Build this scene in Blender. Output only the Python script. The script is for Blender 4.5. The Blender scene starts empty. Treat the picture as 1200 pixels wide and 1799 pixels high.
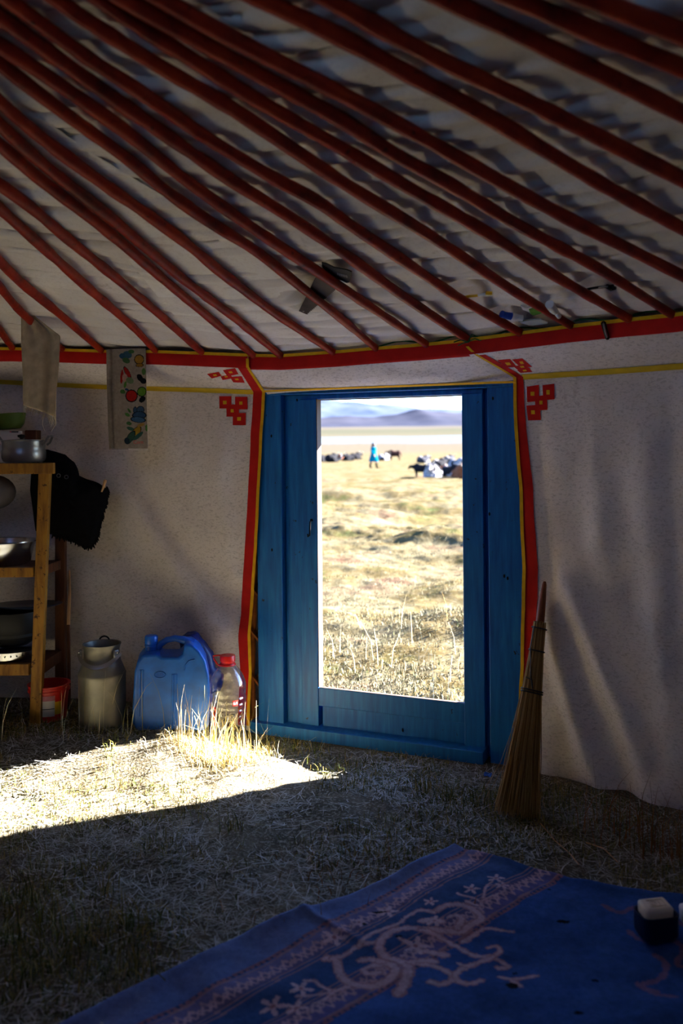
import bpy, bmesh, math, random
import numpy as np
from mathutils import Vector, Matrix

random.seed(7)
rng = np.random.default_rng(7)
SC = bpy.context.scene
COL = SC.collection
PI = math.pi

# ------------------------------------------------------------------ camera
F, YH, EYE = 1500.0, 790.0, 1.19          # focal length in px, horizon row, eye height
ROLL = math.radians(0.5)
CR, SR = math.cos(ROLL), math.sin(ROLL)
cam = bpy.data.cameras.new('camera')
camo = bpy.data.objects.new('camera', cam)
COL.objects.link(camo)
cam.sensor_fit = 'HORIZONTAL'
cam.sensor_width = 24.0
cam.lens = 24.0 * F / 1200.0
cam.shift_y = -(899.5 - YH) / 1200.0
cam.clip_start = 0.05
cam.clip_end = 40000
cam.dof.use_dof = True
cam.dof.focus_distance = 3.35
cam.dof.aperture_fstop = 2.4
camo.location = (0, 0, EYE)
camo.rotation_mode = 'QUATERNION'
camo.rotation_quaternion = (Matrix.Rotation(ROLL, 3, 'Y') @ Matrix.Rotation(math.radians(90), 3, 'X')).to_quaternion()
SC.camera = camo

# ------------------------------------------------------------------ light
SUN_EL = math.radians(23.0)
SUN_H = Vector((-0.915, -0.403))
SUN_H.normalize()
SUN_D = Vector((SUN_H.x * math.cos(SUN_EL), SUN_H.y * math.cos(SUN_EL), -math.sin(SUN_EL)))
sun = bpy.data.lights.new('sun', 'SUN')
sun.energy = 11.0
sun.angle = math.radians(0.6)
sun.color = (1.0, 0.975, 0.95)
suno = bpy.data.objects.new('sun', sun)
COL.objects.link(suno)
suno.rotation_mode = 'QUATERNION'
suno.rotation_quaternion = SUN_D.to_track_quat('-Z', 'Y')
suno.location = (6, 8, 6)

world = bpy.data.worlds.new('sky')
SC.world = world
world.use_nodes = True
wn = world.node_tree.nodes
wl = world.node_tree.links
bg = wn['Background']
sky = wn.new('ShaderNodeTexSky')
sky.sky_type = 'NISHITA'
sky.sun_disc = False
sky.sun_elevation = SUN_EL
sky.sun_rotation = math.atan2(-SUN_D.x, -SUN_D.y)
sky.altitude = 2500
sky.air_density = 1.0
sky.dust_density = 1.0
tint = wn.new('ShaderNodeMix')            # the clear, deep blue of high-altitude air
tint.data_type = 'RGBA'
tint.blend_type = 'MULTIPLY'
tint.inputs[0].default_value = 1.0
tint.inputs[7].default_value = (0.80, 0.95, 1.18, 1.0)
wl.new(sky.outputs[0], tint.inputs[6])
wl.new(tint.outputs[2], bg.inputs[0])
bg.inputs[1].default_value = 0.095
sky.ozone_density = 2.5

SC.view_settings.view_transform = 'Standard'
SC.view_settings.look = 'None'
SC.view_settings.gamma = 1.0
SC.view_settings.use_curve_mapping = False
SC.view_settings.exposure = 3.9


# ------------------------------------------------------------------ pixel <-> place
def ray(x, y):
    u, v = x - 600.0, y - YH
    X = u * CR - v * SR
    V = u * SR + v * CR
    return np.array([X / F, 1.0, -V / F])


def at(x, y, Y):
    d = ray(x, y)
    return np.array([0, 0, EYE]) + d * Y


def ground(x, y, z=0.0):
    d = ray(x, y)
    return at(x, y, (z - EYE) / d[2])


# ------------------------------------------------------------------ numpy noise
def _hash(i, j, s):
    n = (i.astype(np.int64) * 374761393 + j.astype(np.int64) * 668265263 + s * 982451653) & 0x7fffffff
    n = ((n ^ (n >> 13)) * 1274126177) & 0x7fffffff
    n = n ^ (n >> 16)
    return (n & 0xffff) / 65535.0


def vnoise(x, y, s=0):
    x = np.asarray(x, float)
    y = np.asarray(y, float)
    i, j = np.floor(x), np.floor(y)
    fx, fy = x - i, y - j
    fx = fx * fx * fx * (fx * (fx * 6 - 15) + 10)
    fy = fy * fy * fy * (fy * (fy * 6 - 15) + 10)
    a, b = _hash(i, j, s), _hash(i + 1, j, s)
    c, d = _hash(i, j + 1, s), _hash(i + 1, j + 1, s)
    return (a + (b - a) * fx) * (1 - fy) + (c + (d - c) * fx) * fy


def fbm(x, y, o=3, s=0):
    t, a, n = 0, 0.5, 0
    for k in range(o):
        t = t + a * vnoise(x * 2 ** k, y * 2 ** k, s + k * 17)
        n += a
        a *= 0.5
    return t / n - 0.5


def sstep(a, b, x):
    t = np.clip((np.asarray(x, float) - a) / (b - a), 0, 1)
    return t * t * (3 - 2 * t)


# ------------------------------------------------------------------ yurt shape
CX, CY = -0.963, 0.759
RR = 2.70                      # radius of the rim where the roof poles end
RC, ZC = 0.85, 2.05            # crown ring
DA = np.array([-0.325, 3.64])  # door, left end
DE = np.array([0.921, -0.389])
DE = DE / np.linalg.norm(DE)
DN = np.array([-DE[1], DE[0]]) * -1.0   # into the room
if DN[1] > 0:
    DN = -DN


def polar(x, y):
    return np.degrees(np.arctan2(y - CY, x - CX)), np.hypot(x - CX, y - CY)


def wrap(th):
    return (np.asarray(th, float) + 200.0) % 360.0 - 200.0


def RW(th):
    th = wrap(th)
    return 2.90 + 0.25 * sstep(79, 106, th)


RRF = lambda th: RR + 0.17 * sstep(79, 106, wrap(th))

FEET = [(20, 609), (108, 612), (180, 615), (272, 615), (350, 616), (446, 625), (490, 622), (583, 617), (655, 608),
        (745, 603), (820, 596), (910, 583), (1000, 570), (1100, 559), (1180, 552)]


def on_radius(x, y, rf):
    d = ray(x, y)
    lo, hi = 0.3, 9.0
    for _ in range(60):
        m = 0.5 * (lo + hi)
        p = d * m
        th, r = polar(p[0], p[1])
        rr = rf(th) if callable(rf) else rf
        if r > rr:
            hi = m
        else:
            lo = m
    return np.array([0, 0, EYE]) + d * lo


_t, _z = [], []
for q in FEET:
    p = on_radius(q[0], q[1] + 2, RRF)
    _t.append(float(wrap(polar(p[0], p[1])[0])))
    _z.append(p[2])
_o = np.argsort(_t)
_t, _z = np.array(_t)[_o], np.array(_z)[_o]
_zs = np.convolve(np.pad(_z, 1, 'edge'), [.25, .5, .25], 'valid')
_t = np.concatenate([[-200, -60], _t, [160, 200]])
_zs = np.concatenate([[1.63, 1.63], _zs, [1.65, 1.63]])


def ZR(th):                    # height of the rim
    return np.interp(wrap(th), _t, _zs)


def ZY(th):                    # height of the yellow seam, where the wall turns vertical
    return np.interp(wrap(th), [-200, 20, 34, 56, 78, 90, 104, 160], [1.46, 1.455, 1.452, 1.452, 1.435, 1.47, 1.52, 1.50])


def roof_z(th, r):
    zr = ZR(th)
    rr = RRF(th)
    return zr + (rr - r) * (ZC - zr) / (rr - RC)


BAND = 0.052


def prof_r(th, z):             # inner lining without folds
    zr, zy = ZR(th) - BAND, ZY(th)
    rr, rw = RRF(th), RW(th)
    t = np.clip((zr - z) / np.maximum(zr - zy, 1e-4), 0, 1)
    return rr + (rw - rr) * t


def lift(x, y, kind='wall', off=0.0):
    """where the sight line through a photo point meets the lining or the roof"""
    d = ray(x, y)
    lo, hi = 0.3, 9.0
    if kind == 'roof':
        ts = np.linspace(0.3, 6.0, 1500)
        P = d[None, :] * ts[:, None]
        th, r = polar(P[:, 0], P[:, 1])
        g = EYE + P[:, 2] - roof_z(th, r) - off
        k = np.argmax(g > 0)
        lo, hi = ts[max(k - 1, 0)], ts[k]
    for _ in range(50):
        m = 0.5 * (lo + hi)
        p = d * m
        th, r = polar(p[0], p[1])
        z = EYE + p[2]
        if kind == 'roof':
            g = z - roof_z(th, r) - off
        else:
            g = r - (prof_r(th, z) - off)
        if g > 0:
            hi = m
        else:
            lo = m
    return np.array([0, 0, EYE]) + d * (0.5 * (lo + hi))


def gz(x, y):                  # height of the grass floor
    x = np.asarray(x, float)
    y = np.asarray(y, float)
    th, r = polar(x, y)
    th = wrap(th)
    z = 0.092 * sstep(2.05, 2.55, r) * sstep(78, 83.5, th) * (1 - sstep(140, 180, th))
    z = z + 0.035 * np.exp(-(((x + 0.46) / 0.22) ** 2 + ((y - 3.17) / 0.13) ** 2))
    k = sstep(2.86, 2.6, r)
    return z + fbm(x * 3.1, y * 3.1, 3, 5) * 0.03 * k + fbm(x * 14, y * 14, 2, 9) * 0.010 * k


def tz(x, y):                  # height of the land outside
    x = np.asarray(x, float)
    y = np.asarray(y, float)
    d = np.hypot(x, y)
    s = (x - DA[0]) * -DN[0] + (y - DA[1]) * -DN[1]       # distance outside the door plane
    base = -0.10 * sstep(0.4, 4.0, s)
    hum = fbm(x * 0.42 + 3, y * 0.75, 3, 31) * 0.62 + fbm(x * 1.5, y * 2.2, 3, 77) * 0.20
    hum = np.where(hum > 0, hum * 1.05, hum * 0.5)
    A = sstep(0.7, 2.6, s) * (1 - 0.80 * sstep(18, 45, d)) 
    fine = fbm(x * 6, y * 6, 2, 3) * 0.035 * sstep(0.1, 0.8, s) * (1 - sstep(15, 30, d))
    far = np.maximum(d - 400, 0) * 0.030 + fbm(x * .004, y * .008, 3, 8) * 8 * sstep(600, 1500, d)
    return base + hum * A + fine + far + 0.0


# ------------------------------------------------------------------ mesh helpers
class MB:
    def __init__(s):
        s.v, s.f, s.n = [], [], 0

    def add(s, v, f):
        v = np.asarray(v, float)
        s.v.append(v)
        s.f += [tuple(int(i) + s.n for i in q) for q in f]
        s.n += len(v)
        return s

    def box(s, lo, hi, m=None):
        x0, y0, z0 = lo
        x1, y1, z1 = hi
        v = np.array([[x0, y0, z0], [x1, y0, z0], [x1, y1, z0], [x0, y1, z0], [x0, y0, z1], [x1, y0, z1], [x1, y1, z1], [x0, y1, z1]], float)
        if m is not None:
            v = np.array([m(p) for p in v])
        return s.add(v, [(0, 3, 2, 1), (4, 5, 6, 7), (0, 1, 5, 4), (1, 2, 6, 5), (2, 3, 7, 6), (3, 0, 4, 7)])

    def tube(s, pts, rad, n=8, flat=1.0, up=None):
        P = np.asarray(pts, float)
        k = len(P)
        R = np.full(k, rad, float) if np.isscalar(rad) else np.asarray(rad, float)
        T = np.gradient(P, axis=0)
        T /= np.linalg.norm(T, axis=1)[:, None] + 1e-12
        a = np.array([0, 0, 1.0]) if up is None else np.asarray(up, float)
        if abs(T[0] @ a) > 0.95:
            a = np.array([1.0, 0, 0])
        vs = []
        N = a - T[0] * (a @ T[0])
        for i in range(k):
            N = N - T[i] * (N @ T[i])
            N /= np.linalg.norm(N) + 1e-12
            B = np.cross(T[i], N)
            for j in range(n):
                t = 2 * PI * j / n
                vs.append(P[i] + R[i] * (math.cos(t) * N * flat + math.sin(t) * B))
        fs = []
        for i in range(k - 1):
            for j in range(n):
                a_, b_ = i * n + j, i * n + (j + 1) % n
                fs.append((a_, b_, b_ + n, a_ + n))
        fs.append(tuple(range(n))[::-1])
        fs.append(tuple(range((k - 1) * n, k * n)))
        return s.add(vs, fs)

    def lathe(s, prof, c=(0, 0, 0), n=28, sx=1.0, sy=1.0):
        vs, fs = [], []
        for (r, z) in prof:
            for j in range(n):
                t = 2 * PI * j / n
                vs.append((c[0] + r * math.cos(t) * sx, c[1] + r * math.sin(t) * sy, c[2] + z))
        for i in range(len(prof) - 1):
            for j in range(n):
                a, b = i * n + j, i * n + (j + 1) % n
                fs.append((a, b, b + n, a + n))
        if prof[0][0] > 1e-5:
            fs.append(tuple(range(n))[::-1])
        if prof[-1][0] > 1e-5:
            fs.append(tuple(range((len(prof) - 1) * n, len(prof) * n)))
        return s.add(vs, fs)

    def ell(s, c, r, n=14, m=9, rot=None):
        vs, fs = [], []
        for i in range(m + 1):
            ph = PI * i / m
            for j in range(n):
                t = 2 * PI * j / n
                vs.append((r[0] * math.sin(ph) * math.cos(t), r[1] * math.sin(ph) * math.sin(t), r[2] * math.cos(ph)))
        for i in range(m):
            for j in range(n):
                a, b = i * n + j, i * n + (j + 1) % n
                fs.append((a, a + n, b + n, b))
        vs = np.array(vs)
        if rot is not None:
            vs = vs @ np.array(rot).T
        return s.add(vs + np.array(c), fs)

    def prism(s, poly, thick):
        """poly: list of 3-D points of a flat outline, thick: vector"""
        p = np.asarray(poly, float)
        t = np.asarray(thick, float)
        k = len(p)
        v = np.concatenate([p, p + t])
        f = [tuple(range(k))[::-1], tuple(range(k, 2 * k))]
        for i in range(k):
            j = (i + 1) % k
            f.append((i, j, j + k, i + k))
        return s.add(v, f)

    def grid(s, fn, nu, nv, close=False):
        """fn(U,V)->(...,3) on arrays u,v in 0..1"""
        u, v = np.meshgrid(np.linspace(0, 1, nu), np.linspace(0, 1, nv), indexing='ij')
        P = np.asarray(fn(u, v)).reshape(-1, 3)
        idx = np.arange(nu * nv).reshape(nu, nv)
        q = np.stack([idx[:-1, :-1], idx[1:, :-1], idx[1:, 1:], idx[:-1, 1:]], -1).reshape(-1, 4)
        return s.add(P, q.tolist())

    def verts(s):
        return np.concatenate(s.v) if s.v else np.zeros((0, 3))


def root_of(o):
    while o.parent:
        o = o.parent
    return o


def build(name, mb, mat, parent=None, base=None, smooth=True, cols=None, local=False):
    V = mb.verts()
    if parent is not None:
        b = np.zeros(3) if local else np.array(root_of(parent).location)
    elif base is not None:
        b = np.array(base, float)
    else:
        b = np.array([(V[:, 0].min() + V[:, 0].max()) / 2, (V[:, 1].min() + V[:, 1].max()) / 2, V[:, 2].min()])
    me = bpy.data.meshes.new(name)
    me.from_pydata((V - b).tolist(), [], mb.f)
    me.update()
    if smooth:
        me.polygons.foreach_set('use_smooth', [True] * len(me.polygons))
        if smooth != 'all':
            try:
                me.set_sharp_from_angle(angle=math.radians(40))
            except Exception:
                pass
    if mat is not None:
        me.materials.append(mat)
    if cols is not None:
        ca = me.color_attributes.new('print', 'FLOAT_COLOR', 'POINT')
        c4 = np.ones((len(V), 4))
        c4[:, :3] = cols
        ca.data.foreach_set('color', c4.ravel())
    o = bpy.data.objects.new(name, me)
    COL.objects.link(o)
    if parent is not None:
        o.parent = parent
    else:
        o.location = b
    return o


def fix_normals(o):
    bm = bmesh.new()
    bm.from_mesh(o.data)
    bmesh.ops.recalc_face_normals(bm, faces=bm.faces)
    bm.to_mesh(o.data)
    bm.free()
    return o


def bevel(o, w=0.003, seg=2):
    fix_normals(o)
    m = o.modifiers.new('edge', 'BEVEL')
    m.width = w
    m.segments = seg
    m.limit_method = 'ANGLE'
    m.angle_limit = math.radians(35)
    return o


def empty(name, loc, rz=0.0):
    o = bpy.data.objects.new(name, None)
    o.empty_display_size = 0.05
    COL.objects.link(o)
    o.location = tuple(float(c) for c in loc)
    o.rotation_euler = (0, 0, rz)
    return o


def tag(o, label=None, cat=None, group=None, kind=None):
    if label:
        o['label'] = label
    if cat:
        o['category'] = cat
    if group:
        o['group'] = group
    if kind:
        o['kind'] = kind
    return o


# ------------------------------------------------------------------ materials
def srgb(r, g, b):
    f = lambda c: ((c / 255.0) / 12.92 if c <= 10 else (((c / 255.0) + 0.055) / 1.055) ** 2.4)
    return (f(r), f(g), f(b), 1.0)


class Mat:
    def __init__(s, name, rough=0.8, spec=0.3, metal=0.0):
        s.m = bpy.data.materials.new(name)
        s.m.use_nodes = True
        s.t = s.m.node_tree
        s.b = s.t.nodes['Principled BSDF']
        s.b.inputs['Roughness'].default_value = rough
        s.b.inputs['Specular IOR Level'].default_value = spec
        s.b.inputs['Metallic'].default_value = metal

    def n(s, kind, **k):
        nd = s.t.nodes.new(kind)
        for a, v in k.items():
            setattr(nd, a, v)
        return nd

    def l(s, a, b):
        s.t.links.new(a, b)
        return s

    def coord(s, scale=(1, 1, 1), rot=(0, 0, 0), which='Object'):
        c = s.n('ShaderNodeTexCoord')
        m = s.n('ShaderNodeMapping')
        m.inputs['Scale'].default_value = scale
        m.inputs['Rotation'].default_value = rot
        s.l(c.outputs[which], m.inputs[0])
        return m.outputs[0]

    def noise(s, vec, scale, detail=4, rough=0.55, dist=0.0):
        nd = s.n('ShaderNodeTexNoise')
        nd.inputs['Scale'].default_value = scale
        nd.inputs['Detail'].default_value = detail
        nd.inputs['Roughness'].default_value = rough
        nd.inputs['Distortion'].default_value = dist
        if vec is not None:
            s.l(vec, nd.inputs['Vector'])
        return nd.outputs['Fac']

    def ramp(s, fac, stops):
        nd = s.n('ShaderNodeValToRGB')
        e = nd.color_ramp.elements
        while len(e) < len(stops):
            e.new(0.5)
        for i, (p, c) in enumerate(stops):
            e[i].position = p
            e[i].color = c if len(c) == 4 else (*c, 1)
        s.l(fac, nd.inputs[0])
        return nd.outputs['Color']

    def mix(s, fac, a, b, mode='MIX'):
        nd = s.n('ShaderNodeMix', data_type='RGBA', blend_type=mode)
        for sock, v in ((nd.inputs[0], fac), (nd.inputs[6], a), (nd.inputs[7], b)):
            if hasattr(v, 'is_linked'):
                s.l(v, sock)
            else:
                sock.default_value = v
        return nd.outputs[2]

    def color(s, c):
        if hasattr(c, 'is_linked'):
            s.l(c, s.b.inputs['Base Color'])
        else:
            s.b.inputs['Base Color'].default_value = c
        return s

    def bump(s, h, strength=0.3, dist=0.01):
        nd = s.n('ShaderNodeBump')
        nd.inputs['Strength'].default_value = strength
        nd.inputs['Distance'].default_value = dist
        s.l(h, nd.inputs['Height'])
        s.l(nd.outputs[0], s.b.inputs['Normal'])
        return s


def simple(name, c, rough=0.7, var=0.25, scale=12, spec=0.3, metal=0.0, bump=0.0, stretch=(1, 1, 1)):
    M = Mat(name, rough, spec, metal)
    v = M.coord(stretch)
    f = M.noise(v, scale)
    d = tuple(x * (1 - var) for x in c[:3]) + (1,)
    b = tuple(min(1, x * (1 + var)) for x in c[:3]) + (1,)
    M.color(M.ramp(f, [(0.3, d), (0.7, b)]))
    if bump:
        M.bump(f, bump, 0.004)
    return M.m


def cloth_mat(name, base, stain, speck, weave=True, dirt_low=0.0):
    M = Mat(name, 0.92, 0.12)
    v = M.coord()
    big = M.noise(v, 2.2, 5, 0.6)
    c = M.ramp(big, [(0.25, stain), (0.62, base)])
    sp = M.noise(M.coord((1, 1, 2.2)), 75, 3, 0.6, 0.8)
    c = M.mix(M.ramp(sp, [(0.50, (0, 0, 0, 1)), (0.66, (.55, .55, .55, 1))]), c, speck)
    st = M.noise(v, 9, 4, 0.7)
    c = M.mix(M.ramp(st, [(0.66, (0, 0, 0, 1)), (0.80, (.5, .5, .5, 1))]), c, srgb(120, 92, 62))
    M.color(c)
    fine = M.noise(v, 260, 2, 0.5)
    M.bump(fine, 0.18, 0.002)
    return M.m


m_wall = cloth_mat('wall_cloth', srgb(231, 221, 215), srgb(212, 199, 190), srgb(168, 154, 145))
m_roof = cloth_mat('roof_cloth', srgb(234, 230, 226), srgb(212, 205, 198), srgb(212, 205, 199))
m_panel = cloth_mat('panel_cloth', srgb(240, 238, 234), srgb(228, 224, 218), srgb(220, 214, 206))
m_felt = simple('dark_felt', srgb(92, 78, 62), 0.95, 0.3, 20)
m_red = simple('red_trim', srgb(190, 22, 16), 0.85, 0.15, 14)
m_yel = simple('yellow_piping', srgb(222, 168, 16), 0.8, 0.12, 30)
m_yband = simple('yellow_ribbon', srgb(206, 172, 40), 0.8, 0.12, 10)


def pole_mat():
    M = Mat('red_painted_pole', 0.45, 0.28)
    v = M.coord((1, 1, 1))
    f = M.noise(v, 9, 5, 0.65)
    c = M.ramp(f, [(0.25, srgb(74, 14, 5)), (0.5, srgb(146, 31, 9)), (0.75, srgb(178, 55, 12))])
    s = M.noise(v, 38, 3, 0.6)
    c = M.mix(M.ramp(s, [(0.63, (0, 0, 0, 1)), (0.74, (.8, .8, .8, 1))]), c, srgb(58, 20, 10))
    M.color(c)
    M.bump(M.noise(v, 24, 4), 0.35, 0.006)
    return M.m


m_pole = pole_mat()


def blue_paint():
    M = Mat('blue_paint', 0.5, 0.4)
    v = M.coord((1, 1, 1))
    g = M.noise(M.coord((14, 14, 1.2)), 4, 5, 0.6)
    c = M.ramp(g, [(0.3, srgb(4, 84, 158)), (0.55, srgb(10, 106, 184)), (0.75, srgb(30, 128, 196))])
    w = M.noise(v, 3.0, 4)
    c = M.mix(M.ramp(w, [(0.45, (0, 0, 0, 1)), (0.75, (.45, .45, .45, 1))]), c, srgb(26, 118, 172))
    ch = M.noise(M.coord((1, 1, 0.7)), 26, 4, 0.7)
    c = M.mix(M.ramp(ch, [(0.675, (0, 0, 0, 1)), (0.70, (1, 1, 1, 1))]), c, srgb(34, 30, 30))
    M.color(c)
    M.bump(g, 0.12, 0.004)
    return M.m


m_blue = blue_paint()
m_rawwood = simple('raw_pine_edge', srgb(84, 62, 47), 0.7, 0.15, 6, stretch=(8, 8, 1))
m_lath = simple('lattice_wood', srgb(176, 100, 44), 0.6, 0.35, 18)
m_dark = simple('dark_metal', srgb(24, 22, 22), 0.5, 0.2, 20, metal=0.6)
m_steel = simple('worn_steel', srgb(112, 108, 106), 0.42, 0.3, 22, metal=0.9)


def ground_mat(name, outside=False):
    M = Mat(name, 1.0, 0.0 if outside else 0.1)
    v = M.coord(which='Object')
    n1 = M.noise(v, 0.9 if outside else 3.0, 6, 0.65)
    n2 = M.noise(v, 16 if not outside else 5, 5, 0.7)
    n3 = M.noise(v, 110 if not outside else 40, 3, 0.6)
    if outside:
        c = M.ramp(n1, [(0.34, srgb(40, 47, 23)), (0.44, srgb(66, 56, 36)), (0.54, srgb(77, 71, 54)), (0.66, srgb(72, 51, 41))])
        c = M.mix(M.ramp(n2, [(0.35, (.55, .55, .55, 1)), (0.6, (0, 0, 0, 1))]), c, srgb(42, 36, 22))
        c = M.mix(M.ramp(n3, [(0.54, (0, 0, 0, 1)), (0.72, (.5, .5, .5, 1))]), c, srgb(98, 93, 79))
        # far plain: pale steppe, then a salt-white strip of water, then steppe again
        sep = M.n('ShaderNodeSeparateXYZ')
        tc = M.n('ShaderNodeTexCoord')
        M.l(tc.outputs['Object'], sep.inputs[0])
        mp = M.n('ShaderNodeMapRange')
        mp.inputs['From Min'].default_value = 0
        mp.inputs['From Max'].default_value = 4000
        M.l(sep.outputs['Y'], mp.inputs['Value'])
        wob = M.noise(M.coord((0.02, 0.004, 0.01)), 1.0, 4)
        ad = M.n('ShaderNodeMath', operation='MULTIPLY_ADD')
        M.l(wob, ad.inputs[0])
        ad.inputs[1].default_value = 0.05
        M.l(mp.outputs[0], ad.inputs[2])
        far = M.ramp(ad.outputs[0], [(0.0, srgb(66, 58, 45)), (0.16, srgb(62, 57, 49)), (0.185, srgb(62, 70, 80)), (0.235, srgb(62, 70, 80)),
                                     (0.26, srgb(60, 56, 46)), (0.40, srgb(50, 51, 42)), (0.55, srgb(61, 56, 48)), (0.9, srgb(54, 53, 52))])
        fm = M.n('ShaderNodeMapRange')
        fm.inputs['From Min'].default_value = 120
        fm.inputs['From Max'].default_value = 420
        M.l(sep.outputs['Y'], fm.inputs['Value'])
        c = M.mix(fm.outputs[0], c, far)
    else:
        c = M.ramp(n1, [(0.3, srgb(62, 56, 40)), (0.5, srgb(92, 82, 64)), (0.7, srgb(116, 106, 88))])
        c = M.mix(M.ramp(n2, [(0.35, (.7, .7, .7, 1)), (0.6, (0, 0, 0, 1))]), c, srgb(60, 52, 36))
        c = M.mix(M.ramp(n3, [(0.5, (0, 0, 0, 1)), (0.7, (.7, .7, .7, 1))]), c, srgb(164, 156, 136))
    M.color(c)
    if outside:
        M.bump(n2, 0.5, 0.03)
    else:
        M.bump(n3, 0.6, 0.008)
    return M.m


m_floor = ground_mat('grass_floor')
m_land = ground_mat('steppe', True)


def blade_mat(name, stops, rough=0.75):
    M = Mat(name, rough, 0.08)
    g = M.n('ShaderNodeNewGeometry')
    M.color(M.ramp(g.outputs['Random Per Island'], stops))
    return M.m


m_straw = blade_mat('dry_straw', [(0, srgb(116, 108, 90)), (0.4, srgb(160, 154, 140)), (0.8, srgb(194, 189, 180)), (1, srgb(96, 100, 68))])
m_grass = blade_mat('green_grass', [(0, srgb(60, 74, 30)), (0.5, srgb(104, 106, 48)), (0.8, srgb(150, 126, 62)), (1, srgb(170, 150, 92))])
m_stem = blade_mat('tall_dry_stems', [(0, srgb(176, 156, 116)), (0.6, srgb(204, 190, 154)), (0.9, srgb(138, 136, 78)), (1, srgb(186, 142, 84))])
m_rust = blade_mat('rusty_grass', [(0, srgb(120, 66, 30)), (0.6, srgb(158, 98, 44)), (1, srgb(98, 84, 40))])

# ------------------------------------------------------------------ floor and land
U = np.arange(-4.2, 2.35, 0.022)
W = np.arange(-2.4, 4.15, 0.022)
gx, gy = np.meshgrid(U, W, indexing='ij')
th_, r_ = polar(gx, gy)
inside = r_ < RW(th_) + 0.18
sd = (gx - DA[0]) * DN[0] + (gy - DA[1]) * DN[1]
inside &= sd > -0.16
idx = -np.ones(gx.shape, int)
q = np.stack([np.arange(gx.size).reshape(gx.shape)[a:gx.shape[0] - 1 + a, b:gx.shape[1] - 1 + b] for a, b in ((0, 0), (1, 0), (1, 1), (0, 1))], -1)
ok = inside[:-1, :-1] & inside[1:, :-1] & inside[1:, 1:] & inside[:-1, 1:]
qq = q[ok]
used, inv = np.unique(qq, return_inverse=True)
V = np.stack([gx.ravel()[used], gy.ravel()[used], gz(gx.ravel()[used], gy.ravel()[used])], -1)
fl = MB()
fl.add(V, inv.reshape(-1, 4).tolist())
floor = tag(build('floor', fl, m_floor, base=(0, 0, 0), smooth='all'), kind='structure')

az = np.radians(np.concatenate([np.linspace(-62, -14, 34), np.linspace(-13, 24, 330), np.linspace(25, 70, 34)]))
rad = np.concatenate([np.linspace(2.7, 14, 330), 14 * (60 / 14) ** np.linspace(0.005, 1, 130), 60 * (9000 / 60) ** np.linspace(0.01, 1, 80)])
A_, R_ = np.meshgrid(az, rad, indexing='ij')
X_, Y_ = np.sin(A_) * R_, np.cos(A_) * R_
Z_ = tz(X_, Y_)
sdo = (X_ - DA[0]) * -DN[0] + (Y_ - DA[1]) * -DN[1]
tho, ro = polar(X_, Y_)
okv = (sdo > 0.10) & (ro > 2.98)
n0, n1_ = A_.shape
ii = np.arange(n0 * n1_).reshape(n0, n1_)
ok = okv[:-1, :-1] & okv[1:, :-1] & okv[1:, 1:] & okv[:-1, 1:]
qq = np.stack([ii[:-1, :-1], ii[:-1, 1:], ii[1:, 1:], ii[1:, :-1]], -1)[ok]
used, inv = np.unique(qq, return_inverse=True)
V = np.stack([X_.ravel()[used], Y_.ravel()[used], Z_.ravel()[used]], -1)
ld = MB()
ld.add(V, inv.reshape(-1, 4).tolist())
land = tag(build('floor_outside', ld, m_land, base=(0, 0, 0), smooth='all'), kind='structure')


# distant mountains: two ridges as real terrain
def ridge(name, Y0, depth, line, rough, mat, seed):
    xs = np.array([p[0] for p in line], float)
    ys = np.array([p[1] for p in line], float)

    def fn(u, v):
        ax = -700 + u * 2900
        X = (ax - 600) / F * Y0 * (1.0)
        top = np.interp(ax, xs, ys)
        H = (YH - top) / F * Y0
        b0 = (YH - 752) / F * Y0 - 30
        prof = np.sin(np.clip(v, 0, 1) * PI * 0.5) ** 1.3
        prof = np.where(v > 0.72, 1 - ((v - 0.72) / 0.28) ** 1.6 * 0.5, prof / np.sin(0.72 * PI / 2) ** 1.3)
        nz = fbm(X / Y0 * 16, v * 5, 5, seed) + 0.8 * np.abs(fbm(X / Y0 * 34, v * 3 + X / Y0 * 9, 4, seed + 5))
        Z = b0 + (H - b0) * prof + nz * rough * Y0 / F * (0.25 + 0.75 * v) * (v > 0.02)
        return np.stack([X, Y0 + (v - 0.72) * depth, Z], -1)
    mb = MB()
    mb.grid(fn, 420, 60)
    return tag(build(name, mb, mat, base=(0, 0, 0), smooth='all'), kind='structure')


def hill_mat(name, a, b):  # haze is put into the base colours: bluish greys, bluer farther off
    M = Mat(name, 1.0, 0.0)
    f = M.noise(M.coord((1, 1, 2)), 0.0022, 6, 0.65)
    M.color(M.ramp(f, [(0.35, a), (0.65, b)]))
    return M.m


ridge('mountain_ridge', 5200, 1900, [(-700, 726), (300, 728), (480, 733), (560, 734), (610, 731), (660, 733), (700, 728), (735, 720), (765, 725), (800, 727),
                                     (860, 729), (1000, 722), (1300, 726), (2200, 725)], 7, hill_mat('hazed_near_hills', srgb(36, 38, 48), srgb(46, 46, 54)), 51)
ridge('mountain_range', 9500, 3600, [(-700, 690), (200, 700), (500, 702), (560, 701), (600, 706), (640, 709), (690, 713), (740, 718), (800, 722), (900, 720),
                                     (1200, 705), (2200, 700)], 10, hill_mat('hazed_far_hills', srgb(40, 48, 64), srgb(58, 63, 74)), 91)

# ------------------------------------------------------------------ ceiling cloth
thg = np.radians(np.concatenate([np.arange(-30, 130, 0.30), np.arange(130, 330.1, 2.0)]))


TUCK = [(lift(x, y, 'roof', 0.02), w_) for x, y, w_ in ((540, 520, .08), (565, 495, .10), (600, 480, .08), (830, 518, .09), (900, 555, .07), (945, 562, .09), (1055, 506, .06))]


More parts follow.
